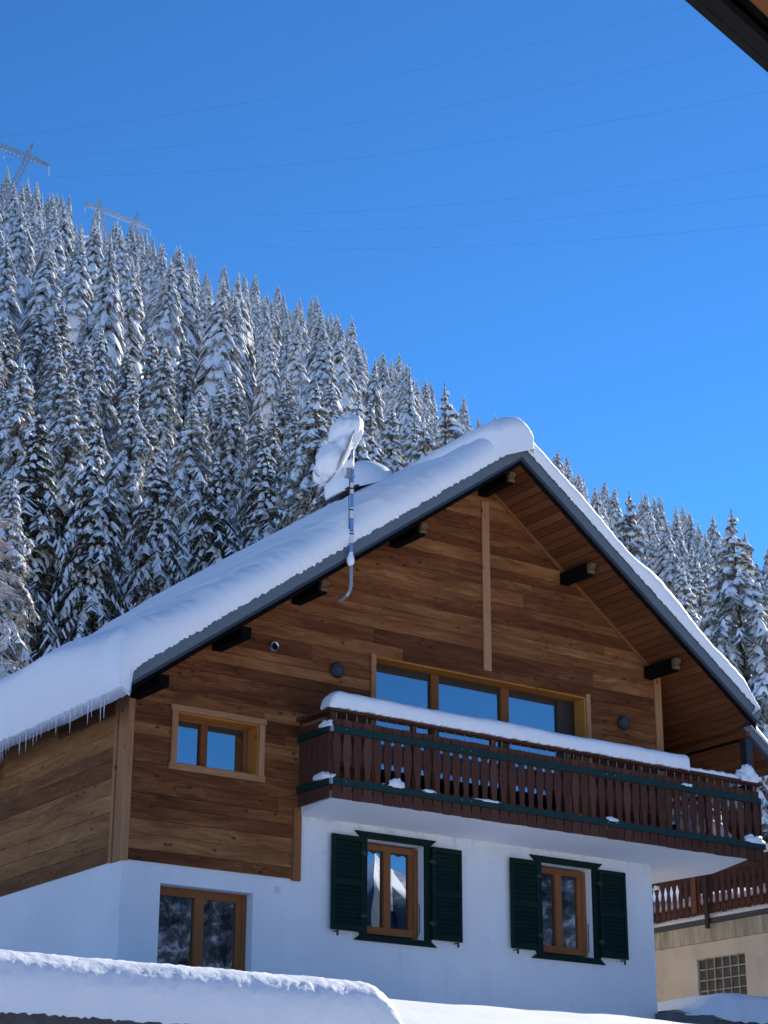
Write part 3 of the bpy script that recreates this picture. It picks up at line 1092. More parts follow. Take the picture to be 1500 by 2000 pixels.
# loggia end wall and post of the side balcony
m = MB()
planks(m, (0, 3.2, 0), (1, 0, 0), (0, 0, 1), (0, -1, 0), rowlist(0.1, 3.0, 0.14, 0.18, fr), lambda v: (9.40, max(9.40, min(11.2, RX + (RZ - 0.33 - v) / SLR))), rng=fr)
m.box(9.4, 11.2, 3.2, 3.3, 0.1, 1.55)
m.build('loggia_wall', M_['soffit'], chalet)
m = MB(); m.box(10.60, 10.74, -0.70, -0.56, 0.10, ztop(10.75) - 0.33); m.build('post', M_['lampblack'], chalet)

# ---- balcony
BX0, BX1, BY = 2.64, 10.73, -0.78
m = MB()
# slab with its white underside rising a little towards the rim, and the side return
m.hexa([(BX0 + 0.03, BY + 0.03, -0.065), (10.42, BY + 0.03, -0.065), (10.42, 0.029, -0.17), (BX0 + 0.03, 0.029, -0.17),
        (BX0 + 0.03, BY + 0.03, 0.05), (10.42, BY + 0.03, 0.05), (10.42, 0.029, 0.05), (BX0 + 0.03, 0.029, 0.05)])
m.hexa([(W + 0.003, 0.031, -0.17), (10.42, 0.031, -0.17), (10.42, 3.19, -0.10), (W + 0.003, 3.19, -0.10),
        (W + 0.003, 0.031, 0.05), (10.42, 0.031, 0.05), (10.42, 3.19, 0.05), (W + 0.003, 3.19, 0.05)])
balc = reg(m.build('balcony', flat('white balcony underside', (0.80, 0.80, 0.80), 0.9, var=0.05, scale=1.5), chalet))
tag(balc, 'long balcony with maroon cut-out balusters and green rails')
m = MB()
m.box(BX0 + 0.03, BX1 - 0.03, BY + 0.03, -0.01, 0.055, 0.085)
m.box(10.42, BX1 - 0.03, BY + 0.06, 3.18, -0.09, 0.054)
m.build('deck', M_['railing'], balc)
# handrail
m = MB()
m.box(BX0 - 0.07, BX1 + 0.03, BY - 0.07, BY + 0.09, 1.125, 1.170)
m.box(BX0 - 0.07, BX0 + 0.09, BY + 0.091, -0.005, 1.125, 1.170)
m.box(BX1 - 0.12, BX1 + 0.03, BY + 0.091, 3.1, 1.125, 1.170)
m.build('handrail', M_['railing'], balc, bevel=0.006)
for (za, zb) in ((0.832, 0.925), (0.112, 0.205)):
    m = MB()
    for xa, xb in ((BX0 + 0.012, 4.90), (4.904, 7.6), (7.604, BX1 + 0.03 if zb < 0.5 else BX1 - 0.01)):
        m.box(xa, xb, BY - 0.052, BY - 0.014, za, zb)
    m.build('rail_band', M_['greenband'], balc, bevel=0.005)
    m = MB()
    m.box(BX0 - 0.048, BX0 - 0.012, BY - 0.006, -0.008, za, zb)
    m.build('rail_band', M_['greenband'], balc, bevel=0.005)
    m = MB()
    m.box(BX0 - 0.03, BX0 + 0.010, BY - 0.050, BY - 0.013, za + 0.004, zb - 0.004)
    m.build('rail_corner', M_['zinc'], balc)
    for xx in (2.86, 4.82, 4.98, 7.52, 7.68):
        m = MB()
        m.tube((xx, BY - 0.051, (za + zb) / 2 + 0.01), (xx, BY - 0.058, (za + zb) / 2 + 0.01), 0.010, 0.007, 8)
        m.build('rail_bolt', M_['zinc'], balc)


def baluster_mesh(pitch, axis, plain=False):
    gap = [(-0.062, 0.010), (0.21, 0.010), (0.215, 0.012), (0.245, 0.042), (0.29, 0.046), (0.42, 0.034), (0.585, 0.009), (0.60, 0.009), (0.612, 0.021), (0.635, 0.021), (0.65, 0.009),
           (0.77, 0.034), (0.815, 0.032), (0.83, 0.007), (1.03, 0.006)]
    if plain:
        gap = [(-0.062, 0.006), (1.03, 0.006)]
    m = MB()
    hw = pitch / 2
    t = 0.018
    for (z0, g0), (z1, g1) in zip(gap[:-1], gap[1:]):
        a0, a1 = hw - g0, hw - g1
        if axis == 'x':
            m.hexa([(-a0, 0, z0), (a0, 0, z0), (a0, t, z0), (-a0, t, z0), (-a1, 0, z1), (a1, 0, z1), (a1, t, z1), (-a1, t, z1)], 0.5, lambda p: (p[2], p[0]))
        else:
            m.hexa([(0, -a0, z0), (t, -a0, z0), (t, a0, z0), (0, a0, z0), (0, -a1, z1), (t, -a1, z1), (t, a1, z1), (0, a1, z1)], 0.5, lambda p: (p[2], p[1]))
    return m


def place_part(proto, name, loc, parent):
    o = proto.copy()
    COL.objects.link(o)
    o.name = name
    o.parent = parent
    o.matrix_parent_inverse = proto.matrix_parent_inverse.copy()
    o.location = loc
    return o


protos = []
for k in range(4):
    m = baluster_mesh(0.168, 'x')
    m.rnd = [0.15 + 0.23 * k] * len(m.rnd)
    protos.append(m)
br = random.Random(4)
first = {}
n = int(round((BX1 - 0.02 - BX0) / 0.168))
pit = (BX1 - 0.02 - BX0) / n
for i in range(n):
    k = br.randrange(4)
    loc = (BX0 + 0.01 + pit * (i + 0.5), BY - 0.013, br.uniform(-0.006, 0.004))
    if k not in first:
        first[k] = protos[k].build('baluster', M_['railing'], balc)
        first[k].location = loc
    else:
        place_part(first[k], 'baluster', loc, balc)
firsts = None
for i in range(5):
    loc = (BX0 - 0.011, BY + 0.09 + 0.148 * i, 0.0)
    if firsts is None:
        firsts = baluster_mesh(0.148, 'y', True).build('baluster', M_['railing'], balc)
        firsts.location = loc
    else:
        place_part(firsts, 'baluster', loc, balc)
m = MB(); m.box(BX0 - 0.012, BX0 + 0.016, BY + 0.755, -0.003, -0.06, 1.12); m.build('end_board', M_['railing'], balc)
for xx in (BX0 + 0.05, 4.05, 5.45, 6.85, 8.25, 9.65, BX1 - 0.06):
    m = MB()
    m.box(xx - 0.035, xx + 0.035, BY + 0.018, BY + 0.085, 0.086, 1.124)
    m.build('rail_post', M_['railing'], balc)
m = MB()
m.tube((0, BY + 0.012, 1.02), (0, BY + 0.012, 1.127), 0.005, 0.005, 6)
pin = m.build('rail_pin', M_['zinc'], balc)
pin.location = (BX0 + 0.01 + pit * 0.5, 0, 0)
for i in range(1, n):
    place_part(pin, 'rail_pin', (BX0 + 0.01 + pit * (i + 0.5), 0, 0), balc)
m = MB(); m.box(BX1 - 0.008, BX1 + 0.02, BY - 0.01, 3.1, -0.06, 0.84); m.build('end_board', M_['railing'], balc)

# ------------------------------------------------------------------ wall fittings
for x, z, lab in ((3.22, 1.96, 'round dark wall lamp left of the balcony window'), (8.62, 1.99, 'round dark wall lamp right of the balcony window')):
    t = empty('wall_lamp', (x, -0.004, z), lab, 'lamp', 'round lamps on the timber gable')
    m = MB()
    m.tube((x, 0.0, z), (x, -0.035, z), 0.055, 0.055, 24)
    m.build('mount', M_['lampblack'], t)
    m = MB()
    m.tube((x, -0.035, z), (x, -0.055, z), 0.112, 0.115, 32)
    m.tube((x, -0.055, z), (x, -0.075, z), 0.115, 0.098, 32)
    m.build('shade', M_['lampblack'], t, bevel=0.003)
    m = MB()
    m.tube((x, -0.075, z), (x, -0.082, z), 0.055, 0.05, 24)
    m.build('cap', M_['drip'], t)
t = empty('wall_spotlight', (2.16, -0.004, 2.13), 'round silver fitting with dark opening high on the timber wall', 'spotlight')
m = MB()
for k in range(28):
    a0, a1 = 2 * math.pi * k / 28, 2 * math.pi * (k + 1) / 28
    P_ = lambda a, r, y: (2.16 + r * math.cos(a), y, 2.13 + r * math.sin(a))
    for (r0, y0, r1, y1) in ((0.075, 0.0, 0.075, -0.05), (0.075, -0.05, 0.062, -0.07), (0.062, -0.07, 0.048, -0.06)):
        m.face([P_(a0, r0, y0), P_(a1, r0, y0), P_(a1, r1, y1), P_(a0, r1, y1)])
m.build('rim', M_['silver'], t, smooth=True)
m = MB(); m.tube((2.16, 0.0, 2.125), (2.16, -0.058, 2.125), 0.05, 0.05, 24); m.build('lens', M_['beam'], t)
t = empty('junction_box', (2.34, 0.03, -1.22), 'small square white cover plate on the plaster wall', 'cover plate')
m = MB(); m.box(2.30, 2.385, 0.012, 0.032, -1.265, -1.180); m.build('plate', M_['cover'], t, bevel=0.004)
m = MB(); m.box(2.312, 2.373, 0.006, 0.013, -1.253, -1.192); m.build('lid', M_['cover'], t, bevel=0.003)


# ------------------------------------------------------------------ snow on the roof
def snow_slope(side, parent):
    sl_ = SLL if side < 0 else SLR
    L = math.hypot(1, sl_)
    dn = Vector((side / L, 0, -sl_ / L))
    up = Vector((side * sl_ / L, 0, 1 / L))
    tot = ((RX - XL) if side < 0 else (XR - RX)) * L
    lip = 0.16 if side < 0 else 0.02
    T0 = 0.40 if side < 0 else 0.33
    ns = 300
    ss = [tot * i / ns for i in range(ns + 1)] + [tot + lip * f for f in (0.3, 0.55, 0.75, 0.9, 1.0)]
    ds = [0.0, 0.006, 0.02, 0.045, 0.08, 0.125, 0.18, 0.25, 0.34, 0.46, 0.62, 0.85, 1.15, 1.6, 2.2, 3.0, 4.0, 5.2, 6.6, 8.2, 9.8, 11.0, 11.6, 11.9, 12.05, 12.15]
    dtot = 12.15
    rows = []
    for s in ss:
        row = []
        und = 1 + 0.16 * fbm(s * 0.55, 4.0 + side, 0, 3) + 0.025 * fbm(s * 3.5, 9.0, 0, 3)
        if side > 0:
            und = 0.95 + 0.30 * math.sin(s * 2.1 + 0.6) * math.exp(-((s - 2.4) / 2.5) ** 2) + 0.22 * fbm(s * 0.9, 2.0, 0, 2)
            und *= 0.72 + 0.28 * smooth01((s - 0.4) / 1.3)
            und *= 1 - 0.75 * smooth01((s - tot + 0.55) / 0.55)
        e_s = tot + lip - s
        eave = 1.0
        RE = 0.50 if side < 0 else 0.16
        if e_s < RE:
            q = 1 - e_s / RE
            eave = math.sqrt(max(0.0, 1 - q * q))
        rag = -0.005 + 0.030 * abs(fbm(s * 7.5, 1.0 + side, 0, 3)) + 0.026 * RND.random()
        if side > 0:
            rag *= 0.6
        drop = 0.0
        if side < 0 and s > tot - 0.4:
            drop = 0.16 * smooth01((s - tot + 0.4) / 0.5)
        for d in ds:
            y = YF - 0.03 + d
            T = T0 * und * (1 + 0.16 * fbm(s * 0.35, y * 0.7, 5.0 + side, 3))
            # two soft terraces behind the verge on the shady side
            if side < 0:
                T += 0.10 * smooth01((d - 0.9) / 1.4) + 0.05 * fbm(s * 0.25 + y * 0.35, y * 1.4, 8.0, 3)
                if s > tot - 1.6:
                    T += 0.14 * smooth01((s - tot + 1.6) / 1.2)
            if s < 1.5:
                T *= 1 + 0.10 * (1 - s / 1.5)
            Rr = 0.34 if side < 0 else 0.22
            fe = 1.0
            if d < Rr:
                q = 1 - d / Rr
                fe = (1 - q ** 2.6) ** (1 / 2.2) if q < 1 else 0.0
            be = dtot - d
            if be < 0.4:
                q = 1 - be / 0.4
                fe *= math.sqrt(max(0.0, 1 - q * q))
            h = T * fe * eave
            fine = (0.012 * fbm(s * 7, y * 7, 3.0, 3) + (0.008 * fbm(s * 6.3, y * 2.0, 7.0, 5) if d < 0.5 else 0)) if 0.01 < d and h > 0.05 else 0.0
            p = Vector((RX, y, RZ)) + dn * min(s, tot + lip) + up * (h + fine)
            p.y -= 0.05 * math.sin(math.pi * min(1, fe)) * (1 if d < Rr else 0) + 0.02 * (1 - d / Rr if d < Rr else 0)
            p.z -= drop * (0.35 + 0.65 * (1 - eave))
            if d == 0.0:
                p -= up * rag
                p.y = YF - 0.034 - 0.012 * RND.random()
            elif d < 0.01:
                p -= up * rag * 0.35
            row.append(p)
        rows.append(row)
    m = MB()
    m.grid(rows)
    # underside along the eave lip
    last = rows[-1]
    m.grid([[Vector((p.x, p.y, p.z)) for p in last], [Vector((p.x + side * -0.14, p.y, p.z - 0.06 - 0.05 * abs(fbm(p.y * 4, 2.0)) - 0.02 * RND.random())) for p in last],
            [Vector((RX, p.y, RZ)) + dn * (tot - 0.03) for p in last]])
    # close the end of the overhanging lip
    k0 = next(i for i, q in enumerate(ss) if q > tot - 0.06)
    m.face([rows[i][0] for i in range(k0, len(rows))] + [Vector((last[0].x + side * -0.14, last[0].y, last[0].z - 0.09))])
    if side > 0:
        m.f = [tuple(reversed(f)) for f in m.f]
    return m.build('slope_snow', M_['snow'], parent, smooth=True)


blanket = empty('snow_blanket', (RX, 5, RZ + 0.1), 'thick rounded snow blanket on the chalet roof with a mound on the ridge', 'snow')
snow_slope(-1, blanket)
snow_slope(1, blanket)
m = MB()
rows = []
ys = [YF - 0.13, YF - 0.128, YF - 0.11, YF - 0.07, YF, YF + 0.1, YF + 0.25, YF + 0.45, YF + 0.8, YF + 1.4, 2.0, 3.5, 5.5, 8.0, 10.0, YB]
for iy, y in enumerate(ys):
    d = y - ys[0]
    fe = 1.0
    if d < 0.45:
        q = 1 - d / 0.45
        fe = (max(0.0, 1 - q ** 2.2)) ** 0.5
    hgt = (0.40 - 0.05 * smooth01(d / 4) + 0.05 * fbm(y * 0.7, 3.0)) * (0.25 + 0.75 * fe)
    row = []
    for i in range(33):
        t = i / 32
        a = math.pi * t
        x = -0.98 * math.cos(a) * 0.5 - 0.16
        half = abs(math.sin(a)) ** 0.62
        xx = RX + (x + 0.16) * (0.72 + 0.28 * fe) * (1.25 if x < -0.16 else 0.55) + (-0.06)
        zb = ztop(xx) + 0.10
        zc = RZ + 0.13 + hgt * half
        z = max(zb - 0.06, zc - 0.40 * abs(xx - RX + 0.05) ** 1.3 * (0.9 if xx < RX else 1.5)) if 0 < i < 32 else zb - 0.08
        row.append((xx, y, z + 0.010 * fbm(xx * 5, y * 5)))
    rows.append(row)
m.grid(rows)
m.face([Vector(p) for p in reversed(rows[0])])
m.build('ridge_snow', M_['snow'], blanket, smooth=True)
m = MB()
rows = []
for i in range(30):
    x = XR + 0.02 + (XE - XR + 0.03) * i / 29
    row = []
    for d in (0.0, 0.01, 0.04, 0.09, 0.16, 0.3, 0.6, 1.2, 3.0, 6.0, 11.9):
        q = max(0, 1 - d / 0.18)
        fe = math.sqrt(max(0, 1 - q * q))
        en = min(1, (29 - i) / 4 + 0.2)
        row.append((x, YE - 0.03 + d, ztop(x) - 0.03 + (0.22 + 0.05 * fbm(x * 3, d)) * fe * en))
    rows.append(row)
m.grid(rows)
m.build('eave_snow', M_['snow'], blanket, smooth=True)


def snow_bar(name, xa, xb, yc, hw, z, hfun, label, cat='snow', parent=None, ends=(0.12, 0.06), n=None, mat='snow', rag=0.025, lean=0.0, bulge=0.03):
    """a loaf of snow lying along x on a narrow support"""
    m = MB()
    n = n or int((xb - xa) / 0.035)
    rows = []
    for i in range(n + 1):
        x = xa + (xb - xa) * i / n
        e = min((x - xa) / ends[0], (xb - x) / ends[1], 1.0)
        e = math.sqrt(max(0, 1 - (1 - e) ** 2))
        h = hfun(x) * e
        w = hw * (0.75 + 0.25 * e)
        row = []
        r1, r2 = RND.random(), RND.random()
        K = 18
        for k in range(K + 1):
            a = math.pi * k / K
            yy = -math.cos(a)
            zz = math.sin(a) ** 0.6
            yy = math.copysign(abs(yy) ** 0.8, yy)
            b = bulge * math.sin(a) ** 0.5
            dz = 0
            if k == 0:
                dz = -rag * (0.2 + r1)
            if k == K:
                dz = -rag * (0.2 + r2)
            j = 0.012 * fbm(x * 6, yy * 3, 4.0, 3) if h > 0.03 else 0
            row.append((x + 0.01 * fbm(x * 9, k), yc + yy * (w + b) + lean * zz * h + j, z + zz * h + dz + j))
        rows.append(row)
    m.grid(rows)
    m.face([Vector(p) for p in reversed(rows[0])])
    m.face([Vector(p) for p in rows[-1]])
    m.grid([[r[0] for r in rows], [(r[0][0], yc, z - 0.002) for r in rows], [r[-1] for r in rows]])
    o = m.build(name, M_[mat], parent, smooth=True)
    if label:
        tag(o, label, cat)
    return o


snow_bar('snow_loaf', BX0 - 0.10, 9.17, BY + 0.01, 0.14, 1.171, lambda x: 0.225 + 0.03 * fbm(x * 0.8, 2.0) + 0.03 * math.exp(-((x - 2.9) / 0.5) ** 2), 'long smooth loaf of snow lying on the balcony handrail', ends=(0.22, 0.04))
snow_bar('snow_crust', 9.18, 10.28, BY + 0.02, 0.07, 1.171, lambda x: 0.055 + 0.05 * abs(fbm(x * 5, 7.0)), 'thin broken snow crust on the right part of the handrail', ends=(0.05, 0.1))
lump('snow_lump', (10.52, BY + 0.01, 1.165), 0.20, 0.10, 0.24, 3, 'rounded snow lump on the far right end of the balcony handrail', rough=0.6)
for (c, r, sd, lab) in (((2.60, -0.72, 0.921), (0.05, 0.13, 0.07), 5, 'small snow wedge on the upper green rail at the balcony corner'),
                        ((2.60, -0.70, 0.203), (0.07, 0.20, 0.085), 6, 'snow wedge on the lower green rail at the balcony corner'),
                        ((3.72, BY - 0.03, 0.203), (0.14, 0.035, 0.11), 8, 'snow clump on the lower green rail beneath the left window pane'),
                        ((4.28, BY - 0.03, 0.203), (0.10, 0.03, 0.035), 9, 'flat snow remnant on the lower green rail right of the big clump'),
                        ((5.32, BY - 0.03, 0.203), (0.20, 0.03, 0.03), 10, 'thin snow streak on the lower green rail below the middle pane'),
                        ((7.62, BY - 0.03, 0.203), (0.12, 0.03, 0.05), 12, 'small snow heap on the lower green rail near the middle right'),
                        ((9.15, BY - 0.03, 0.925), (0.10, 0.03, 0.035), 14, 'snow remnant on the upper green rail where the loaf ends'),
                        ((10.52, BY - 0.02, 0.205), (0.19, 0.05, 0.10), 13, 'snow lump on the lower green rail at the right balcony end')):
    lump('snow_lump', c, *r, sd, lab, rough=0.7, group='snow remnants on the balcony rails', sub=2)
lump('snow_heap', (7.3, -0.42, 0.08), 0.9, 0.28, 0.20, 21, 'snow heap on the balcony floor seen through the balusters', rough=0.5)
lump('snow_heap', (10.1, -0.2, 0.08), 0.45, 0.5, 0.7, 22, 'high snow heap on the right end of the balcony floor', rough=0.4)

# ------------------------------------------------------------------ mast with snowed-up dish
mast = empty('antenna_mast', (2.77, -1.02, 2.6), 'blue and white banded antenna mast rising from the left verge of the roof', 'mast')
mx, my = 2.775, -1.03
m = MB()
zz = 3.30
k = 0
while zz < 4.92:
    m.tube((mx, my, zz), (mx, my, zz + 0.185), 0.027, 0.027, 12, mi=k % 2)
    m.tube((mx, my, zz + 0.178), (mx, my, zz + 0.186), 0.030, 0.030, 12, mi=2)
    zz += 0.185
    k += 1
m.build('pole', [M_['poleblue'], M_['polewhite'], M_['lampblack']], mast, smooth=False)
m = MB()
m.path([(mx, my, 3.31), (mx, my, 2.90), (mx - 0.01, my + 0.01, 2.80), (mx - 0.03, my + 0.06, 2.735), (mx - 0.05, my + 0.16, 2.70), (mx - 0.055, my + 0.20, 2.695)], 0.026, 12)
for zq in (3.25, 3.02, 2.86):
    m.tube((mx, my, zq), (mx, my, zq + 0.02), 0.033, 0.033, 12)
m.build('foot_pipe', M_['zinc'], mast, smooth=False)
m = MB()
m.box(mx - 0.115, mx - 0.035, my - 0.03, my + 0.03, 4.46, 4.62)
m.box(mx - 0.04, mx + 0.03, my - 0.03, my + 0.03, 4.48, 4.51)
m.build('signal_box', M_['zinc'], mast, bevel=0.008)
for zq in (3.62, 3.98, 4.3):
    m = MB(); m.tube((mx, my, zq), (mx, my, zq + 0.018), 0.034, 0.034, 12); m.build('clamp', M_['lampblack'], mast)
# side cable
m = MB(); m.path([(mx - 0.04, my, 4.46), (mx - 0.05, my, 4.2), (mx - 0.04, my, 3.7)], 0.006, 6); m.build('cable', M_['lampblack'], mast)
# dish: a shallow bowl tilted, its back edge up to the right
dn_ = Vector((-0.90, 0.265, 0.374)).normalized()       # facing direction
dc = Vector((2.67, -1.04, 4.79))
ax1 = Vector((0.46, 0.0, 0.888)); ax1 = (ax1 - dn_ * ax1.dot(dn_)).normalized()
ax2 = dn_.cross(ax1).normalized()
m = MB()
rows = []
for off in (0.0, -0.012):
    for i in range(7):
        q = i / 6 if off == 0 else 1 - i / 6
        rows.append([dc + ax1 * (0.52 * q * math.cos(2 * math.pi * j / 40)) + ax2 * (0.36 * q * math.sin(2 * math.pi * j / 40)) + dn_ * (0.09 * q * q + off) for j in range(40)])
m.grid(rows, close=True)
m.build('dish', M_['dish'], mast, smooth=True)
m = MB()
m.path([tuple(dc - ax1 * 0.42 + dn_ * 0.06), tuple(dc - ax1 * 0.46 + dn_ * 0.26), tuple(dc - ax1 * 0.34 + dn_ * 0.40)], 0.012, 8)
m.tube(tuple(dc - ax1 * 0.36 + dn_ * 0.36), tuple(dc - ax1 * 0.30 + dn_ * 0.44), 0.03, 0.03, 10)
lp = [tuple(dc - ax1 * (0.46 + 0.07 * math.sin(a)) + dn_ * (0.26 + 0.07 * math.cos(a))) for a in [0.5 * i for i in range(11)]]
m.path(lp, 0.005, 6)
m.build('feed_arm', M_['lampblack'], mast)
m = MB(); m.tube((mx, my, 4.87), tuple(dc - dn_ * 0.01), 0.03, 0.02, 10); m.build('dish_bracket', M_['zinc'], mast)


def blob(name, parts, label, parent=None, seed=1.0, rough=0.12, freq=3.0, n=(40, 22), group=None):
    """snow heaped on something: union of rounded masses, one skin (radial from the first centre)"""
    m = MB()
    c0 = Vector(parts[0][0])
    rows = []
    for i in range(n[1] + 1):
        ph = -math.pi / 2 + math.pi * i / n[1]
        row = []
        for j in range(n[0]):
            a = 2 * math.pi * j / n[0]
            d = Vector((math.cos(a) * math.cos(ph), math.sin(a) * math.cos(ph), math.sin(ph)))
            best = 0.02
            for (c, A, r) in parts:
                # ray-ellipsoid, far hit; A: 3 axes, r: radii
                oc = c0 - Vector(c)
                o_ = Vector((oc.dot(A[0]) / r[0], oc.dot(A[1]) / r[1], oc.dot(A[2]) / r[2]))
                dd = Vector((d.dot(A[0]) / r[0], d.dot(A[1]) / r[1], d.dot(A[2]) / r[2]))
                qa, qb, qc = dd.dot(dd), 2 * o_.dot(dd), o_.dot(o_) - 1
                disc = qb * qb - 4 * qa * qc
                if disc > 0:
                    best = max(best, (-qb + math.sqrt(disc)) / (2 * qa))
            best *= 1 + rough * fbm(d.x * freq + seed, d.y * freq, d.z * freq, 4)
            row.append(c0 + d * best)
        rows.append(row)
    m.grid(rows, close=True)
    o = m.build(name, M_['snow'], parent, smooth=True)
    if label:
        tag(o, label, 'snow', group)
    return o


I3 = (Vector((1, 0, 0)), Vector((0, 1, 0)), Vector((0, 0, 1)))
A_d = (ax1, ax2, dn_)
blob('snow_mound', [(dc + dn_ * 0.12 + ax1 * 0.03, A_d, (0.36, 0.28, 0.15)), (dc + dn_ * 0.19 - ax1 * 0.24, A_d, (0.31, 0.29, 0.20)), (dc + dn_ * 0.13 + ax1 * 0.31, A_d, (0.28, 0.34, 0.22))],
     'two lobed snow cap filling the tilted dish on the mast', seed=2.0, rough=0.16, n=(56, 32))
blob('snow_lump', [((mx - 0.085, my, 4.66), I3, (0.075, 0.05, 0.075)), ((mx - 0.03, my, 4.68), I3, (0.06, 0.045, 0.06))], 'small snow lump on the box clamped to the mast', seed=5.0, n=(20, 12))
blob('snow_lump', [((mx - 0.01, my, 3.24), I3, (0.055, 0.05, 0.09)), ((mx - 0.005, my, 3.33), I3, (0.03, 0.03, 0.07))], 'small pointed snow lump round the foot of the mast', seed=6.0, n=(20, 12))
blob('snow_lump', [((mx + 0.01, my, 4.95), I3, (0.045, 0.045, 0.07))], 'tiny sunlit snow knob on the top of the mast', seed=8.0, n=(16, 10))

# snowed-up roof vent behind the mast
vent = empty('roof_vent', (4.35, 1.6, 5.0), 'dark roof vent behind the mast buried under a domed snow cap', 'vent')
vc = Vector((4.66, 1.6, 5.66))
m = MB()
m.box(vc.x - 0.17, vc.x + 0.17, 1.45, 1.75, 4.3, 5.36)
m.build('shaft', M_['beam'], vent)
t1 = Vector((0.90, 0.0, 0.36)).normalized(); t3 = Vector((-0.36, 0, 0.90)).normalized(); t2 = Vector((0, 1, 0))
m = MB()
cs = []
for w_, hh in ((0.50, -0.02), (0.52, 0.02)):
    for a, b in ((-1, -1), (1, -1), (1, 1), (-1, 1)):
        cs.append(vc + t1 * a * w_ + t2 * b * 0.42 + t3 * (hh - 0.12))
m.hexa(cs)
m.build('hood', M_['ridge'], vent)
lo = MB()
rows = []
for i in range(15):
    ph = (i / 14) * math.pi / 2
    rows.append([vc + t1 * (0.62 * math.cos(a) * math.cos(ph) ** 0.7) + t2 * (0.50 * math.sin(a) * math.cos(ph) ** 0.7) + t3 * (-0.13 + 0.44 * math.sin(ph) + 0.02 * fbm(a, ph * 2)) for a in [2 * math.pi * j / 40 for j in range(40)]])
lo.grid(rows, close=True)
lo.face([p - t3 * 0.0 for p in reversed(rows[0])])
tag(lo.build('snow_mound', M_['snow'], smooth=True), 'broad domed snow cap on the roof vent behind the mast', 'snow')

# ------------------------------------------------------------------ neighbour with the snowed-in terrace
XA = 13.0
nb = empty('garage', (16, 3, -1.8), 'beige plastered outbuilding with a glass block window and a snowy maroon railed terrace', 'outbuilding')
m = MB()
m.box(XA, XA + 0.25, -4.5, 1.985, -3.6, -0.705)
m.box(XA, XA + 0.25, 3.165, 9.0, -3.6, -0.705)
m.box(XA, XA + 0.25, 1.986, 3.164, -0.975, -0.706)
m.box(XA, XA + 0.25, 1.986, 3.164, -3.6, -1.90)
m.box(XA + 0.26, XA + 7, -4.5, -4.25, -3.6, -0.705)
m.box(XA + 0.26, XA + 7, 8.75, 9.0, -3.6, -0.705)
m.box(XA + 6.75, XA + 7, -4.24, 8.74, -3.6, -0.705)
m.build('wall', M_['beige'], nb)
m = MB(); m.box(XA - 0.03, XA + 7, -4.53, 9.0, -0.70, -0.40); m.build('concrete_band', M_['concrete'], nb)
m = MB(); m.box(XA - 0.14, XA + 7, -4.6, 9.05, -0.398, -0.325); m.build('terrace_edge', M_['drip'], nb)
m = MB(); m.box(XA - 0.09, XA + 6.9, -4.55, 9.0, -0.324, -0.27)
m.build('terrace_snow', M_['snow'], nb)
# glass blocks
gy0, gy1, gz0, gz1 = 1.99, 3.16, -1.895, -0.98
m = MB()
ny, nz_ = 6, 5
for i in range(ny + 1):
    y = gy0 + (gy1 - gy0) * i / ny
    m.box(XA + 0.03, XA + 0.12, y - 0.011, y + 0.011, gz0, gz1)
for j in range(nz_ + 1):
    z = gz0 + (gz1 - gz0) * j / nz_
    for i in range(ny):
        a, b = gy0 + (gy1 - gy0) * i / ny + 0.012, gy0 + (gy1 - gy0) * (i + 1) / ny - 0.012
        m.box(XA + 0.031, XA + 0.12, a, b, z - 0.011, z + 0.011)
gw = reg(m.build('glass_block_window', M_['concrete'], nb))
m = MB()
for i in range(ny):
    for j in range(nz_):
        a, b = gy0 + (gy1 - gy0) * i / ny + 0.012, gy0 + (gy1 - gy0) * (i + 1) / ny - 0.012
        c, d = gz0 + (gz1 - gz0) * j / nz_ + 0.012, gz0 + (gz1 - gz0) * (j + 1) / nz_ - 0.012
        x_ = XA + 0.055
        k_ = 0.012
        m.face([(x_ - 0.006, b - k_, c + k_), (x_ - 0.006, a + k_, c + k_), (x_ - 0.006, a + k_, d - k_), (x_ - 0.006, b - k_, d - k_)])
        o4 = [(x_, b, c), (x_, a, c), (x_, a, d), (x_, b, d)]
        i4 = [(x_ - 0.006, b - k_, c + k_), (x_ - 0.006, a + k_, c + k_), (x_ - 0.006, a + k_, d - k_), (x_ - 0.006, b - k_, d - k_)]
        for t_ in range(4):
            u_ = (t_ + 1) % 4
            m.face([o4[t_], o4[u_], i4[u_], i4[t_]])
m.build('glass_blocks', M_['glassblock'], gw)
# railing of the terrace
m = MB()
m.box(XA - 0.13, XA - 0.02, -4.5, 9.0, 0.575, 0.635)
rail = reg(m.build('terrace_railing', M_['railing'], nb, bevel=0.005))
m = MB(); m.box(XA - 0.075, XA - 0.03, -4.5, 9.0, 0.40, 0.46); m.box(XA - 0.075, XA - 0.03, -4.5, 9.0, -0.12, -0.06); m.build('crossbar', M_['railing'], rail)


def terrace_baluster(seed):
    rr = random.Random(seed)
    gap = [(-0.24, 0.024), (-0.19, 0.008), (-0.12, 0.008), (-0.10, 0.016), (-0.02, 0.046), (0.10, 0.026), (0.14, 0.032), (0.24, 0.052), (0.34, 0.022), (0.37, 0.008), (0.58, 0.008)]
    m = MB()
    hw, t = 0.0765, 0.02
    for (z0, g0), (z1, g1) in zip(gap[:-1], gap[1:]):
        a0, a1 = hw - g0, hw - g1
        m.hexa([(0, -a0, z0), (t, -a0, z0), (t, a0, z0), (0, a0, z0), (0, -a1, z1), (t, -a1, z1), (t, a1, z1), (0, a1, z1)], rr.random(), lambda p: (p[2], p[1]))
    return m


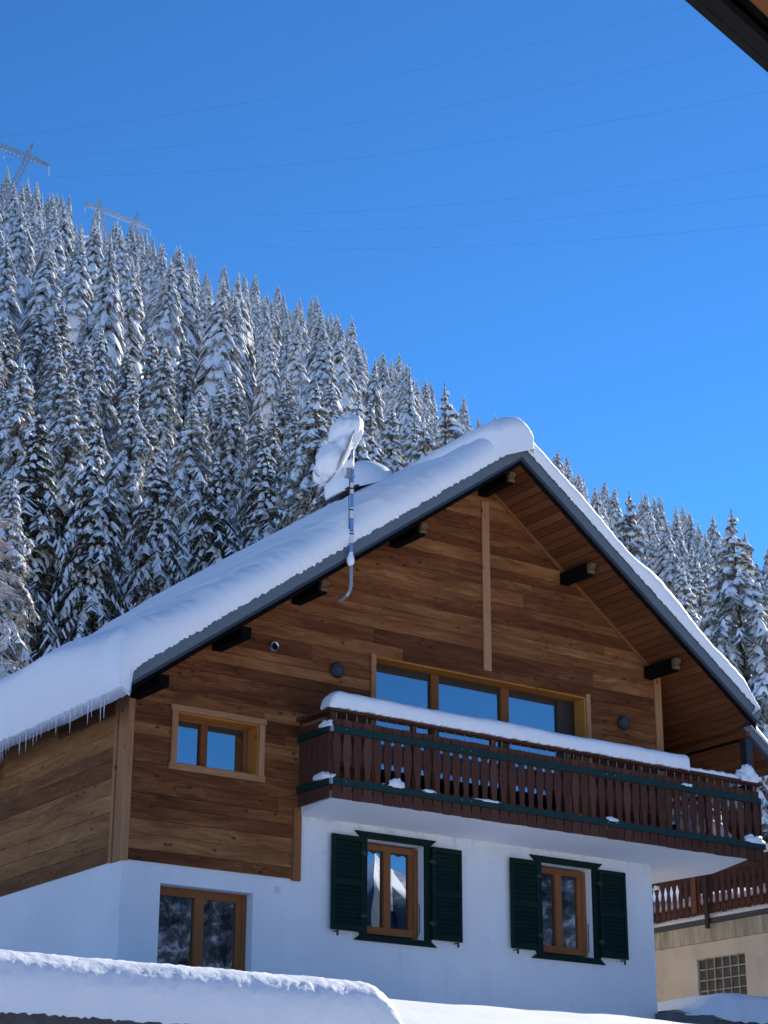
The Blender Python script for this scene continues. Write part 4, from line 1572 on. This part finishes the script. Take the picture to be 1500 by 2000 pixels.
ft = {}
yb = -4.4
i = 0
while yb < 6.2:
    k = br.randrange(3)
    loc = (XA - 0.103, yb, br.uniform(-0.01, 0.008))
    if k not in ft:
        ft[k] = terrace_baluster(k).build('baluster', M_['railing'], rail)
        ft[k].location = loc
    else:
        place_part(ft[k], 'baluster', loc, rail)
    yb += 0.153
    i += 1
for yy in (-2.0, -0.45, 1.12, 2.68, 4.24):
    m = MB()
    m.box(XA - 0.19, XA - 0.145, yy - 0.04, yy + 0.04, -0.50, 0.57)
    m.build('rail_post', M_['postbrown'], rail)
m = MB(); m.box(XA - 0.13, XA - 0.104, 2.97, 3.09, -0.20, 0.57); m.build('patched_baluster', flat('red brown plank', (0.16, 0.05, 0.022), 0.7), rail)
# snow lying on the terrace behind the railing
m = MB()
rows = []
for i in range(60):
    y = -4.5 + 13.4 * i / 59
    row = []
    for k, x in enumerate((XA - 0.02, XA - 0.015, XA + 0.03, XA + 0.12, XA + 0.3, XA + 0.7, XA + 1.5, XA + 3.0, XA + 6.8)):
        h = [0.0, 0.12, 0.30, 0.42, 0.50, 0.55, 0.6, 0.62, 0.6][k]
        row.append((x, y, -0.27 + h * (0.9 + 0.45 * fbm(y * 0.8, x * 0.3, 3.0)) + 0.02 * fbm(y * 6, x * 6)))
    rows.append(row)
m.grid(rows)
m.f = [tuple(reversed(f)) for f in m.f]
tag(m.build('snow_drift', M_['snow'], smooth=True), 'deep snow drift lying on the terrace behind the maroon railing', 'snow')
for yy, s_ in ((4.1, 31), (2.35, 32), (1.0, 33)):
    pass
lump('snow_lump', (XA - 0.08, 4.02, 0.36), 0.05, 0.10, 0.07, 34, 'white snow lump caught on the far end of the terrace railing', sub=2, rough=0.6)
lump('snow_lump', (XA - 0.07, 1.20, 0.63), 0.07, 0.32, 0.12, 35, 'snow cushion on the terrace handrail below the balcony end', sub=2, rough=0.4)

# dark hut beyond the terrace
hut = empty('hut', (20.0, 6.8, -0.3), 'dark timber hut with a snowy flat roof behind the terrace', 'hut')
m = MB()
planks(m, (18.5, 0, 0), (0, 1, 0), (0, 0, 1), (-1, 0, 0), rowlist(0.0, 1.75, 0.12, 0.16, fr), lambda v: (4.3, 9.3), rng=fr)
planks(m, (0, 4.3, 0), (1, 0, 0), (0, 0, 1), (0, -1, 0), rowlist(0.0, 1.75, 0.12, 0.16, fr), lambda v: (18.5, 22.0), rng=fr)
m.box(18.5, 22.0, 4.3, 9.3, 0.0, 1.75)
m.build('wall', M_['shed'], hut)
m = MB(); m.box(18.25, 22.2, 4.05, 9.5, 1.752, 1.84); m.build('roof', M_['drip'], hut)
snow_bar('snow_slab', 18.22, 22.2, 6.8, 2.75, 1.84, lambda x: 0.28, 'thick snow cap on the flat roof of the dark hut', ends=(0.3, 0.3), rag=0.02)

# stone wall and drift at the foot of the neighbour
sw = empty('stone_wall', (9.9, -0.15, -3.0), 'low grey stone wall at the right corner of the chalet, half under snow', 'wall')
m = MB(); m.box(9.02, 9.86, -0.42, -0.02, -3.4, -2.42); m.build('stone_block', M_['stone'], sw, bevel=0.03)
m = MB(); m.box(9.88, 11.4, -0.36, 0.0, -3.4, -2.47); m.build('stone_block', M_['stone'], sw, bevel=0.03)
m = MB()
rows = []
for i in range(50):
    x = 9.25 + 5.5 * i / 49
    row = []
    lim = smooth01((x - 9.3) / 1.1)
    for k in range(24):
        d = k / 23
        y = -0.44 + 4.4 * d ** 1.4
        h = -2.47 + (0.10 + 0.36 * lim) * math.sqrt(max(0, 1 - (1 - min(1, d / 0.22)) ** 2)) + 0.07 * fbm(x * 0.9, y * 0.9)
        if k == 0:
            h -= 0.10 * lim * (0.2 + abs(fbm(x * 7, 1.0)) + 0.6 * RND.random())
        row.append((x, y + 0.05 * fbm(x * 2.3, 5.0), h))
    rows.append(row)
m.grid(rows)
m.f = [tuple(reversed(f)) for f in m.f]
tag(m.build('snow_drift', M_['snow'], smooth=True), 'blue shaded snow drift on the stone wall below the glass block window', 'snow')

# ------------------------------------------------------------------ snowbank on a wall in the foreground
gw_ = empty('garden_wall', (-6.5, -10.9, -5.0), 'rough grey garden wall in the left foreground, under a thick snowbank', 'wall')
m = MB(); m.box(-14.0, -3.72, -10.98, -10.62, -5.6, -4.28); m.build('masonry', M_['hedge'], gw_)
m = MB(); m.box(-14.0, -3.66, -11.03, -10.58, -4.279, -4.22); m.build('coping', M_['hedge'], gw_)


def foreground_bank():
    m = MB()
    rows = []
    xa, xb = -14.0, -3.56
    n = 420
    for i in range(n + 1):
        x = xa + (xb - xa) * i / n
        e = min(1.0, (xb - x) / 0.26)
        e = math.sqrt(max(0.0, 1 - (1 - e) ** 2))
        H = (0.40 + 0.012 * fbm(x * 0.9, 2.0)) * e
        row = []
        K = 44
        for k in range(K + 1):
            a = math.pi * k / K
            yy = -math.copysign(abs(math.cos(a)) ** 0.7, math.cos(a))
            zz = math.sin(a) ** 0.55
            j = 0.006 * fbm(x * 3, yy * 3.2 + zz * 2, 4.0, 4) + 0.006 * fbm(x * 24, yy * 16, zz * 14, 5)
            low = 0.0
            if k in (0, K):
                low = -0.018 * abs(fbm(x * 6, 3.0)) - 0.022 * abs(fbm(x * 26, 5.0)) - 0.008 * RND.random()
            row.append((x, -10.80 + yy * 0.44 * (0.9 + 0.1 * e) - j, -4.315 + zz * H + low + j))
        rows.append(row)
    m.grid(rows)
    m.face([Vector(p) for p in rows[-1]])
    m.face([Vector(p) for p in reversed(rows[0])])
    return tag(m.build('snow_bank', M_['banksnow'], smooth=True), 'long rounded snowbank in the foreground with a sunlit top edge', 'snow')


foreground_bank()

# ------------------------------------------------------------------ eave of the house beside the photographer
ed = Vector((math.sin(rad(74.6)), math.cos(rad(74.6)), 0))
en = Vector((ed.y, -ed.x, 0))
E0 = Vector((-8.62, -19.335, -2.6))
nh = empty('nearby_house', (E0.x + 4, E0.y - 3, -6.5), 'eave of a neighbouring house overhanging the top right corner', 'house')


def eave_slab(m, a0, a1, n0, n1, z0, z1, tilt=0.0, rnd=0.5):
    cs = []
    for zz in (z0, z1):
        for a, n_ in ((a0, n0), (a1, n0), (a1, n1), (a0, n1)):
            p = E0 + ed * a + en * n_
            cs.append((p.x, p.y, E0.z + zz + tilt * n_))
    m.hexa(cs, rnd, lambda p: ((Vector(p) - E0).dot(ed), (Vector(p) - E0).dot(en)))


m = MB(); eave_slab(m, 0, 9, 0.0, 0.025, 0.0, 0.20); eave_slab(m, 0, 9, 0.0255, 0.07, 0.001, 0.03); m.build('fascia', flat('black gutter board', (0.010, 0.010, 0.011), 0.8, spec=0.05), nh)
m = MB(); eave_slab(m, 0, 9, 0.0705, 0.10, 0.05, 0.2); m.build('shadow_gap', M_['beam'], nh)
m = MB()
for k in range(51):
    eave_slab(m, 0, 9, 0.101 + 0.10 * k, 0.196 + 0.10 * k, 0.03, 0.05, 0.10, RND.random())
m.build('soffit', M_['soffit'], nh)
m = MB(); eave_slab(m, 0, 9, 0.0, 9.0, 0.23, 0.40, 0.12); m.build('roof', M_['drip'], nh)
m = MB(); eave_slab(m, 0.6, 9, 5.2, 9.0, -4.8, 0.75); m.build('wall', M_['render'], nh)


# ------------------------------------------------------------------ trees
def np_mesh(name, V, F, mats, mi=None, smooth=False):
    me = bpy.data.meshes.new(name)
    V = np.asarray(V, np.float32)
    F = np.asarray(F, np.int32)
    me.vertices.add(len(V))
    me.vertices.foreach_set('co', V.ravel())
    me.loops.add(F.size)
    me.loops.foreach_set('vertex_index', F.ravel())
    me.polygons.add(len(F))
    me.polygons.foreach_set('loop_start', np.arange(0, F.size, 4, dtype=np.int32))
    me.polygons.foreach_set('loop_total', np.full(len(F), 4, np.int32))
    for m_ in mats:
        me.materials.append(m_)
    if mi is not None:
        me.polygons.foreach_set('material_index', np.asarray(mi, np.int32))
    if smooth:
        me.polygons.foreach_set('use_smooth', np.ones(len(F), bool))
    me.update(calc_edges=True)
    me.validate()
    return me


class QB:
    """quads gathered for one numpy mesh"""

    def __init__(self):
        self.V, self.F, self.M = [], [], []

    def quad(self, a, b, c, d, mi):
        n = len(self.V)
        self.V += [a, b, c, d]
        self.F.append((n, n + 1, n + 2, n + 3))
        self.M.append(mi)

    def grid(self, rows, mi):
        n = len(self.V)
        nc = len(rows[0])
        for r in rows:
            self.V += r
        for i in range(len(rows) - 1):
            for j in range(nc - 1):
                self.F.append((n + i * nc + j, n + i * nc + j + 1, n + (i + 1) * nc + j + 1, n + (i + 1) * nc + j))
                self.M.append(mi)


def spruce(seed, H, R, step, nbr, fine, snowy=0.8, thick=0.10, shape=0.85, droop=0.55, ragged=0.25):
    """a spruce of height H: trunk (0), needle sprays (1), snow pads (2)"""
    r = random.Random(seed)
    q = QB()
    # trunk
    n = 6
    rings = []
    for i in range(5):
        t = i / 4
        rr = max(0.012, 0.016 * H * (1 - t) ** 0.9)
        rings.append([(rr * math.cos(2 * math.pi * j / n), rr * math.sin(2 * math.pi * j / n), H * t * 0.99) for j in range(n + 1)])
    q.grid(rings, 0)
    z = 0.05 * H
    ang = r.random() * 6.28
    # bites out of the outline
    bites = [(r.random() * H, r.random() * 6.28, r.uniform(0.4, 0.75)) for _ in range(int(5 * ragged * 4))]
    while z < H * 0.985:
        t = z / H
        Rz = R * ((1 - t) ** shape) + 0.012 * H * (1 - t)
        if t < 0.18:
            Rz *= 0.82 + t
        nb_ = max(4, int(nbr * (0.55 + 0.45 * (1 - t))))
        for b in range(nb_):
            ang += 2.399963 + r.uniform(-0.35, 0.35)
            L = Rz * r.uniform(1 - ragged * 1.3, 1 + ragged)
            for (bz, ba, bf) in bites:
                if abs(bz - z) < 0.09 * H and math.cos(ba - ang) > 0.6:
                    L *= bf
            zb = z + r.uniform(-0.5, 0.5) * step
            ca, sa = math.cos(ang), math.sin(ang)
            dr = droop * r.uniform(0.7, 1.3) * (0.55 + 0.6 * (1 - t))
            up = 0.30 * (0.3 + t)
            K = 6 if fine else 3
            pts = []
            for k in range(K + 1):
                s = k / K
                pts.append((L * s * (1 - 0.12 * s), zb + L * (up * s - dr * s * s * (1.0 if s < 0.8 else 1.05))))

            def P(s, off, dz):
                f = s * K
                i0 = min(K - 1, int(f))
                ff = f - i0
                rad_ = pts[i0][0] * (1 - ff) + pts[i0 + 1][0] * ff
                zz = pts[i0][1] * (1 - ff) + pts[i0 + 1][1] * ff
                return (rad_ * ca - off * sa, rad_ * sa + off * ca, zz + dz)

            if fine:
                # hanging sprays both sides and below
                nt = 9
                for k in range(nt):
                    s = 0.14 + 0.86 * (k + r.random() * 0.7) / nt
                    ln = L * (0.16 + 0.22 * math.sin(min(1, s * 1.1) * math.pi * 0.8)) * r.uniform(0.7, 1.25)
                    ln = min(ln, 0.55)
                    wd = 0.05 + 0.045 * r.random()
                    for sd in (-1, 1):
                        s2 = min(1.0, s + ln / L * 0.55)
                        a = P(max(0, s - wd / L), 0, 0.0)
                        b_ = P(min(1, s + wd / L), 0, 0.0)
                        dz = -ln * r.uniform(0.25, 0.75)
                        c = P(s2, sd * ln * 0.85, dz)
                        d = P(max(0, s2 - wd * 1.3 / L), sd * ln * 0.8, dz - 0.05)
                        q.quad(a, b_, c, d, 1)
                        if r.random() < snowy * 0.75:
                            f_ = r.uniform(0.65, 1.1)
                            lift = lambda p, o: (p[0], p[1], p[2] + o)
                            mixp = lambda p, w, t_: tuple(p[i_] + (w[i_] - p[i_]) * t_ for i_ in range(3))
                            q.quad(lift(a, 0.03), lift(b_, 0.03), lift(mixp(b_, c, f_), 0.035), lift(mixp(a, d, f_), 0.05), 2)
                    if r.random() < 0.75:
                        a = P(max(0, s - wd * 1.4 / L), 0.02, 0.0)
                        b_ = P(min(1, s + wd * 1.4 / L), -0.02, 0.0)
                        o_ = r.uniform(-0.10, 0.10)
                        c = P(min(1, s + 0.05), o_, -ln * r.uniform(0.5, 0.95))
                        d = P(max(0, s - 0.03), o_, -ln * r.uniform(0.5, 0.9))
                        q.quad(a, b_, c, d, 1)
            else:
                w0, w1 = L * 0.22, L * 0.30
                hang = L * 0.30
                for sd in (-1, 1):
                    q.quad(P(0.05, 0, 0), P(0.55, 0, 0.0), P(0.62, sd * w1, -hang * 0.55), P(0.12, sd * w0, -hang * 0.5), 1)
                    q.quad(P(0.5, 0, 0), P(1.0, 0, 0.0), P(1.0, sd * w1 * 0.45, -hang * 0.5), P(0.6, sd * w1, -hang * 0.75), 1)
                q.quad(P(0.25, 0, 0), P(1.0, 0, 0.0), P(0.95, 0, -hang * 0.8), P(0.35, 0, -hang * 0.95), 1)
                for sd in (-1, 1):
                    for _ in range(2):
                        if r.random() < snowy * 0.7:
                            s_ = r.uniform(0.2, 0.85)
                            w_ = L * r.uniform(0.10, 0.24)
                            q.quad(P(s_, sd * 0.02, 0.05), P(min(1, s_ + 0.16), sd * 0.02, 0.04), P(min(1, s_ + 0.26), sd * w_, -hang * 0.35), P(min(1, s_ + 0.12), sd * w_, -hang * 0.33), 2)
            # snow pads
            if r.random() < snowy:
                s0 = r.uniform(0.12, 0.42)
                s1 = r.uniform(0.86, 1.03)
                segs = [(s0, s1)]
                if fine and L > 0.7:
                    nn = max(1, int(L / 0.42 * r.uniform(0.7, 1.3)))
                    ed_ = [s0 + (s1 - s0) * (i_ + (r.uniform(-0.25, 0.25) if 0 < i_ < nn else 0)) / nn for i_ in range(nn + 1)]
                    segs = [(ed_[i_], ed_[i_ + 1] - r.uniform(0.02, 0.09)) for i_ in range(nn) if r.random() < 0.86]
                for sa_, sb_ in segs:
                    if sb_ - sa_ < (0.03 if fine else 0.10):
                        continue
                    hw = r.uniform(0.09, 0.22) * min(1.0, 0.35 + L) if fine else L * r.uniform(0.10, 0.25)
                    hw = min(hw, 0.22 if fine else 0.9)
                    th = thick * r.uniform(0.6, 1.35) * (0.6 + 0.5 * (1 - t)) * (1.45 if fine else 1.0)
                    if fine:
                        KK = 5
                        cross = ((-1.0, -0.55), (-0.78, 0.35), (-0.3, 0.95), (0.3, 0.98), (0.8, 0.30), (1.0, -0.6))
                    else:
                        KK = 3
                        cross = ((-1.0, -0.8), (-0.45, 0.6), (0.45, 0.6), (1.0, -0.8))
                    rows = []
                    off = r.uniform(-0.6, 0.6) * hw
                    for k in range(KK + 1):
                        e = math.sin(math.pi * (0.04 + 0.92 * k / KK)) ** 0.5
                        s = sa_ + (sb_ - sa_) * k / KK
                        s = min(s, 1.0)
                        wv = hw * e * r.uniform(0.8, 1.2)
                        tv = th * e * r.uniform(0.8, 1.2)
                        rows.append([P(s, off + cx * wv, cz * tv - 0.30 * abs(cx) * wv + 0.02) for cx, cz in cross])
                    if sb_ > 0.95:
                        e = rows[-1]
                        rows.append([(p[0] + ca * 0.03, p[1] + sa * 0.03, p[2] - th * 0.9) for p in e])
                    q.grid(rows, 2)
        z += step * (0.75 + 0.5 * r.random()) * (0.65 + 0.45 * (1 - t))
    # leader
    for k in range(3):
        a = k * 2.1
        dx, dy = math.cos(a) * 0.012 * H, math.sin(a) * 0.012 * H
        q.quad((0, 0, H * 0.90), (dx, dy, H * 0.91), (dx * 0.15, dy * 0.15, H * 1.02), (-dx * 0.1, -dy * 0.1, H * 1.02), 1 if k else 2)
    return np.array(q.V, np.float32), np.array(q.F, np.int32), np.array(q.M, np.int32)


def split_parts(V, F, Mi, k):
    sel = F[Mi == k]
    used, inv = np.unique(sel, return_inverse=True)
    return V[used], inv.reshape(sel.shape)


NEARH = 12.0
near_protos = []
for k in range(7):
    V, F, Mi = spruce(100 + k, NEARH, NEARH * (0.205 + 0.018 * (k % 3)), 0.34, 8, True, snowy=[1.0, 0.92, 1.0, 0.74, 0.97, 0.9, 1.0][k], thick=0.11, shape=0.66 + 0.06 * (k % 3), droop=0.92, ragged=0.30)
    ms = []
    for idx, (nm, mt) in enumerate((('trunk', 'bark'), ('crown', 'needles'), ('snow_load', 'treesnow'))):
        v, f = split_parts(V, F, Mi, idx)
        ms.append(np_mesh('spruce_' + nm, v, f, [M_[mt]], smooth=(idx == 2)))
    near_protos.append(ms)

for k, sn in ((7, 1.0), (8, 0.98), (9, 0.6)):
    V, F, Mi = spruce(140 + k, NEARH, NEARH * 0.255, 0.36, 9, True, snowy=sn, thick=0.135, shape=0.74, droop=1.0, ragged=0.34)
    ms = []
    for idx, (nm, mt) in enumerate((('trunk', 'bark'), ('crown', 'needles_green'), ('snow_load', 'treesnow'))):
        v, f = split_parts(V, F, Mi, idx)
        ms.append(np_mesh('spruce_' + nm, v, f, [M_[mt]], smooth=(idx == 2)))
    near_protos.append(ms)

FARH = 18.0
far_data = []
far_meshes = []
for k in range(7):
    V, F, Mi = spruce(300 + k, FARH, FARH * (0.180 + 0.014 * (k % 3)), 0.43, 13, False, snowy=[1.0, 0.95, 1.0, 0.92, 1.0, 1.0, 0.97][k], thick=0.17, shape=0.70, droop=1.35, ragged=0.24)
    far_data.append((V, F, Mi))
    far_meshes.append(np_mesh('far_spruce', V, F, [M_['bark'], M_['frostneedles'], M_['treesnow']], Mi, smooth=False))

ROOFLINE = ([-300, 0, 250, 650, 1005, 1045, 1478, 1500, 1900], [1480, 1345, 1235, 985, 825, 890, 1390, 1440, 1700])
tr = random.Random(77)
cand = []


def polar(az, r):
    return CAM.x + r * math.sin(rad(az)), CAM.y + r * math.cos(rad(az))


def near_tree(az, r, H, proto, label, rot=None):
    x, y = polar(az, r)
    z = ground_z(x, y) - 0.25
    t = empty('spruce_tree', (x, y, z), label, 'tree', 'snowy spruces on the mountainside')
    s = H / NEARH
    t.scale = (s * tr.uniform(0.92, 1.08), s * tr.uniform(0.92, 1.08), s)
    t.rotation_euler = (tr.uniform(-0.02, 0.02), tr.uniform(-0.02, 0.02), tr.random() * 6.28 if rot is None else rot)
    for nm, me in zip(('trunk', 'crown', 'snow_load'), near_protos[proto]):
        o = bpy.data.objects.new(nm, me)
        COL.objects.link(o)
        o.parent = t
    return t


placed = []


def free(x, y, d):
    return all((x - a) ** 2 + (y - b) ** 2 > d * d for a, b in placed)


SPECIAL = [
    (25.9, 82, 22.6, 7, 'big spruce heavily padded with snow left of the chalet, just above the roof'),
    (27.75, 86, 21.9, 8, 'snow padded spruce standing just right of the biggest one'),
    (24.1, 82, 22.9, 9, 'dark shaded spruce at the left edge beside the bare larch'),
    (29.5, 88, 21.9, 9, 'greenish spruce with thinner snow directly above the middle of the roof slope'),
    (31.1, 92, 22.3, 8, 'narrow snowy spruce left of the antenna mast'),
    (24.9, 96, 24.2, 1, 'tall spruce in shade between the left edge and the biggest tree'),
    (28.8, 104, 23.6, 4, 'spruce with frosted top behind the pair of padded ones'),
    (26.9, 104, 24.3, 6, 'spruce rising directly behind the biggest padded one'),
]
for az, r, el, p, lab in SPECIAL:
    x, y = polar(az, r)
    near_tree(az, r, CAM.z + r * math.tan(rad(el)) - ground_z(x, y) + 0.25, p, lab)
    placed.append((x, y))

SKYLINE = ([15, 22.2, 25.4, 29.8, 32.7, 37.8, 40.5, 42.85, 46.7, 52], [30.5, 29.3, 28.4, 26.9, 26.2, 23.0, 21.7, 20.5, 19.3, 17.5])
NEAR_LABEL = 'frosted snowy spruce in the dense lower stand behind the chalet'
RIGHT_LABEL = 'snow laden spruce on the slope beyond the right side of the roof'
UP_LABEL = 'snowy spruce among many on the upper mountainside'
nearlist, farlist = [], []
tries = 0
while tries < 60000:
    tries += 1
    az = tr.uniform(19.5, 49.5)
    r = math.sqrt(tr.uniform(72 ** 2, 440 ** 2))
    rc = interp(az, *AZ_R)
    if r > rc * 1.12:
        continue
    if r < 110 and 24.4 < az < 32.5:
        continue
    x, y = polar(az, r)
    right = az > 38.5
    d = 4.6 if (r < 150 and not right) else (4.2 if r < 150 else (4.6 if right else 7.3))
    if r > rc * 0.86 and not right:
        d = 6.0
    if not free(x, y, d):
        continue
    placed.append((x, y))
    if r < 150:
        H = tr.uniform(9.0, 15.5) if not right else tr.uniform(10, 14)
    else:
        H = tr.uniform(14.0, 19.0) if right else tr.uniform(15.5, 24.5)
        if r > rc * 0.93:
            H *= tr.uniform(0.85, 1.08)
    z = ground_z(x, y) - 0.2
    cap = math.tan(rad(interp(az, *SKYLINE) + tr.uniform(-0.65, 0.62))) * r + CAM.z - z
    H = min(H, cap)
    if H < 7:
        continue
    u, v = proj((x, y, z + H))
    if v > interp(u, *ROOFLINE) + 140 or u < -160 or u > 1660:
        continue
    vis = v < interp(u, *ROOFLINE) + 4 and -25 < u < 1525
    (nearlist if (r < 150) else farlist).append((x, y, z, H, r, vis, right, az))

nearlist.sort(key=lambda t: t[4])
count = len(SPECIAL)
NEAR_PARTS = 110
rest = []
for (x, y, z, H, r, vis, right, az) in nearlist:
    if vis and count < NEAR_PARTS:
        near_tree(az, r, H, tr.randrange(7), RIGHT_LABEL if right else NEAR_LABEL)
        count += 1
    else:
        rest.append((x, y, z, H, r, vis, right, az))
farlist.sort(key=lambda t: -t[3] / t[4])
for (x, y, z, H, r, vis, right, az) in farlist:
    if vis and count < 300:
        o = bpy.data.objects.new('spruce_tree', tr.choice(far_meshes))
        COL.objects.link(o)
        s = H / FARH
        o.location = (x, y, z)
        o.scale = (s * tr.uniform(0.88, 1.12), s * tr.uniform(0.88, 1.12), s)
        o.rotation_euler = (tr.uniform(-0.025, 0.025), tr.uniform(-0.025, 0.025), tr.random() * 6.28)
        tag(o, RIGHT_LABEL if right else UP_LABEL, 'tree', 'snowy spruces on the mountainside')
        count += 1
    else:
        rest.append((x, y, z, H, r, vis, right, az))
# the remaining, smallest-looking trees as one mass
VV, FF, MM = [], [], []
nv = 0
for (x, y, z, H, r, vis, right, az) in rest:
    V, F, Mi = far_data[tr.randrange(7)]
    s = H / FARH
    a = tr.random() * 6.28
    ca, sa = math.cos(a) * s, math.sin(a) * s
    W_ = np.empty_like(V)
    W_[:, 0] = V[:, 0] * ca - V[:, 1] * sa + x
    W_[:, 1] = V[:, 0] * sa + V[:, 1] * ca + y
    W_[:, 2] = V[:, 2] * s + z
    VV.append(W_)
    FF.append(F + nv)
    MM.append(Mi)
    nv += len(V)
if VV:
    o = bpy.data.objects.new('far_forest', np_mesh('far_forest', np.concatenate(VV), np.concatenate(FF), [M_['bark'], M_['frostneedles'], M_['treesnow']], np.concatenate(MM)))
    COL.objects.link(o)
    tag(o, 'dense far spruce forest filling the gaps of the mountainside', 'forest', kind='stuff')
print('TREES', count, 'rest', len(rest), 'near', len(nearlist), 'far', len(farlist))

# bare frosted larch at the left edge
def larch(x, y, H, seed):
    r = random.Random(seed)
    z0 = ground_z(x, y) - 0.2
    t = empty('larch_tree', (x, y, z0), 'bare frosted larch with pinkish brown twigs at the left edge', 'tree')
    m = MB()
    for i in range(6):
        a, b = i / 6, (i + 1) / 6
        m.tube((x, y, z0 + H * a), (x, y, z0 + H * b), 0.16 * (1 - a) + 0.012, 0.16 * (1 - b) + 0.012, 7, cap=False)
    m.build('trunk', M_['bark'], t)
    m = MB()
    sn = MB()
    zz = 0.12 * H
    while zz < H * 0.98:
        tt = zz / H
        for b in range(4):
            a = r.random() * 6.283
            L = (0.27 * H) * (1 - tt) ** 0.6 * r.uniform(0.6, 1.1) + 0.15
            p = Vector((x, y, z0 + zz))
            d = Vector((math.cos(a), math.sin(a), 0.25))
            K = 6
            for k in range(K):
                nx = p + d * (L / K)
                rr = 0.022 * (1 - k / K) + 0.006
                m.tube(p, nx, rr, rr * 0.8, 3, cap=False)
                if r.random() < 0.55:
                    sn.tube(p + Vector((0, 0, rr + 0.012)), nx + Vector((0, 0, rr + 0.010)), 0.022, 0.018, 4, cap=False)
                for w in range(5):
                    q_ = p.lerp(nx, r.random())
                    dd = Vector((d.x + r.uniform(-0.9, 0.9), d.y + r.uniform(-0.9, 0.9), -0.75 + r.uniform(-0.6, 0.6))).normalized()
                    l2 = r.uniform(0.12, 0.42)
                    e_ = q_ + dd * l2
                    m.tube(q_, e_, 0.008, 0.005, 3, cap=False)
                    for w2 in range(2):
                        q2 = q_.lerp(e_, r.random())
                        d2 = Vector((dd.x + r.uniform(-0.9, 0.9), dd.y + r.uniform(-0.9, 0.9), dd.z - 0.4)).normalized()
                        m.tube(q2, q2 + d2 * r.uniform(0.08, 0.22), 0.0065, 0.004, 3, cap=False)
                p = nx
                d = (d + Vector((r.uniform(-0.15, 0.15), r.uniform(-0.15, 0.15), -0.16 * (1 - tt * 0.6)))).normalized()
        zz += 0.26 + 0.1 * r.random()
    m.build('crown', M_['larchtwig'], t)
    sn.build('snow_load', M_['treesnow'], t)


lx, ly = polar(22.4, 70)
larch(lx, ly, 10.6, 9)


# ------------------------------------------------------------------ pylons and cables
def pylon(az, r, ztop_, yaw, label, scale=1.0):
    x, y = polar(az, r)
    zg = ground_z(x, y)
    t = empty('power_pylon', (x, y, zg), label, 'pylon', 'lattice pylons on the ridge')
    Rm = Matrix.Rotation(yaw, 3, 'Z')

    def Wp(p):
        v = Rm @ (Vector(p) * scale)
        return (x + v.x, y + v.y, ztop_ + v.z)

    def truss(m, a, b, w0, w1, n, rr=0.075):
        a, b = Vector(a), Vector(b)
        d = (b - a).normalized()
        s1 = d.cross(Vector((0, 1, 0)))
        s1 = s1.normalized() if s1.length > 0.1 else Vector((1, 0, 0))
        s2 = d.cross(s1).normalized()
        prev = None
        for i in range(n + 1):
            f = i / n
            c = a.lerp(b, f)
            w = w0 + (w1 - w0) * f
            cur = [c + s1 * w * p + s2 * w * q_ for p, q_ in ((-1, -1), (1, -1), (1, 1), (-1, 1))]
            if prev:
                for k in range(4):
                    m.tube(Wp(prev[k]), Wp(cur[k]), rr, rr, 4, cap=False)
                    m.tube(Wp(prev[k]), Wp(cur[(k + 1) % 4]), rr * 0.7, rr * 0.7, 4, cap=False)
            prev = cur

    depth = (ztop_ - zg) / scale + 2
    m = MB()
    truss(m, (-9, 0, 0), (9, 0, 0), 0.55, 0.55, 16)
    truss(m, (9, 0, 0), (12.5, 0, -0.1), 0.5, 0.12, 4)
    truss(m, (-9, 0, 0), (-12.5, 0, -0.1), 0.5, 0.12, 4)
    m.build('crossarm', M_['steel'], t)
    for sx in (-1, 1):
        m = MB()
        truss(m, (sx * 6.5, 0, -0.5), (sx * 3.5, 0, -9), 0.5, 0.6, 8)
        truss(m, (sx * 3.5, 0, -9), (sx * 1.2, 0, -14), 0.6, 0.7, 5)
        m.build('leg', M_['steel'], t)
        m = MB()
        truss(m, (sx * 6.5, 0, 0.5), (sx * 7.6, 0, 4.2), 0.5, 0.08, 4)
        m.build('peak', M_['steel'], t)
    m = MB()
    truss(m, (0, 0, -14), (0, 0, -max(18, depth)), 1.2, 2.2, 8)
    m.build('tower', M_['steel'], t)
    for xx in (-12.3, 0, 12.3):
        m = MB()
        m.tube(Wp((xx, 0, -0.4)), Wp((xx + 0.3, 0, -3.2)), 0.09, 0.07, 6)
        m.build('insulator', M_['steel'], t)
    return [Vector(Wp((xx, 0, -3.2))) for xx in (-12.3, 0.3, 12.3)]


def ray_at(u, v, r):
    d = _d + _r2 * ((u - 750) / FPX) - _u2 * ((v - 1000) / FPX)
    k = r / math.hypot(d.x, d.y)
    return CAM + d * k


c1 = ray_at(7, 288, 310)
p1 = pylon(math.degrees(math.atan2(c1.x - CAM.x, c1.y - CAM.y)), 310, c1.z, rad(5.5), 'frosted lattice pylon cut by the left edge, above the treetops', 0.75)
c2 = ray_at(230, 422, 415)
p2 = pylon(math.degrees(math.atan2(c2.x - CAM.x, c2.y - CAM.y)), 415, c2.z, rad(5.5), 'frosted lattice pylon peeking out of the treetops on the ridge', 0.75)
ENDS = [(p1[0], 1900, -150), (p1[1], 1900, -30), (p1[2], 1900, 85), (p2[0], 1900, 262), (p2[1], 1900, 322), (p2[2], 1900, 388)]
names = ['topmost', 'second', 'third', 'fourth', 'fifth', 'lowest']
for k, (a, u, v) in enumerate(ENDS):
    b = ray_at(u, v, 240)
    m = MB()
    pts = []
    for i in range(41):
        t = i / 40
        p = a.lerp(b, t)
        p.z -= 4 * 5.0 * t * (1 - t)
        pts.append(p)
    m.path(pts, 0.013, 5)
    tag(m.build('power_cable', M_['cable']), '%s of the six faint power cables crossing the blue sky' % names[k], 'cable', 'power cables across the sky')
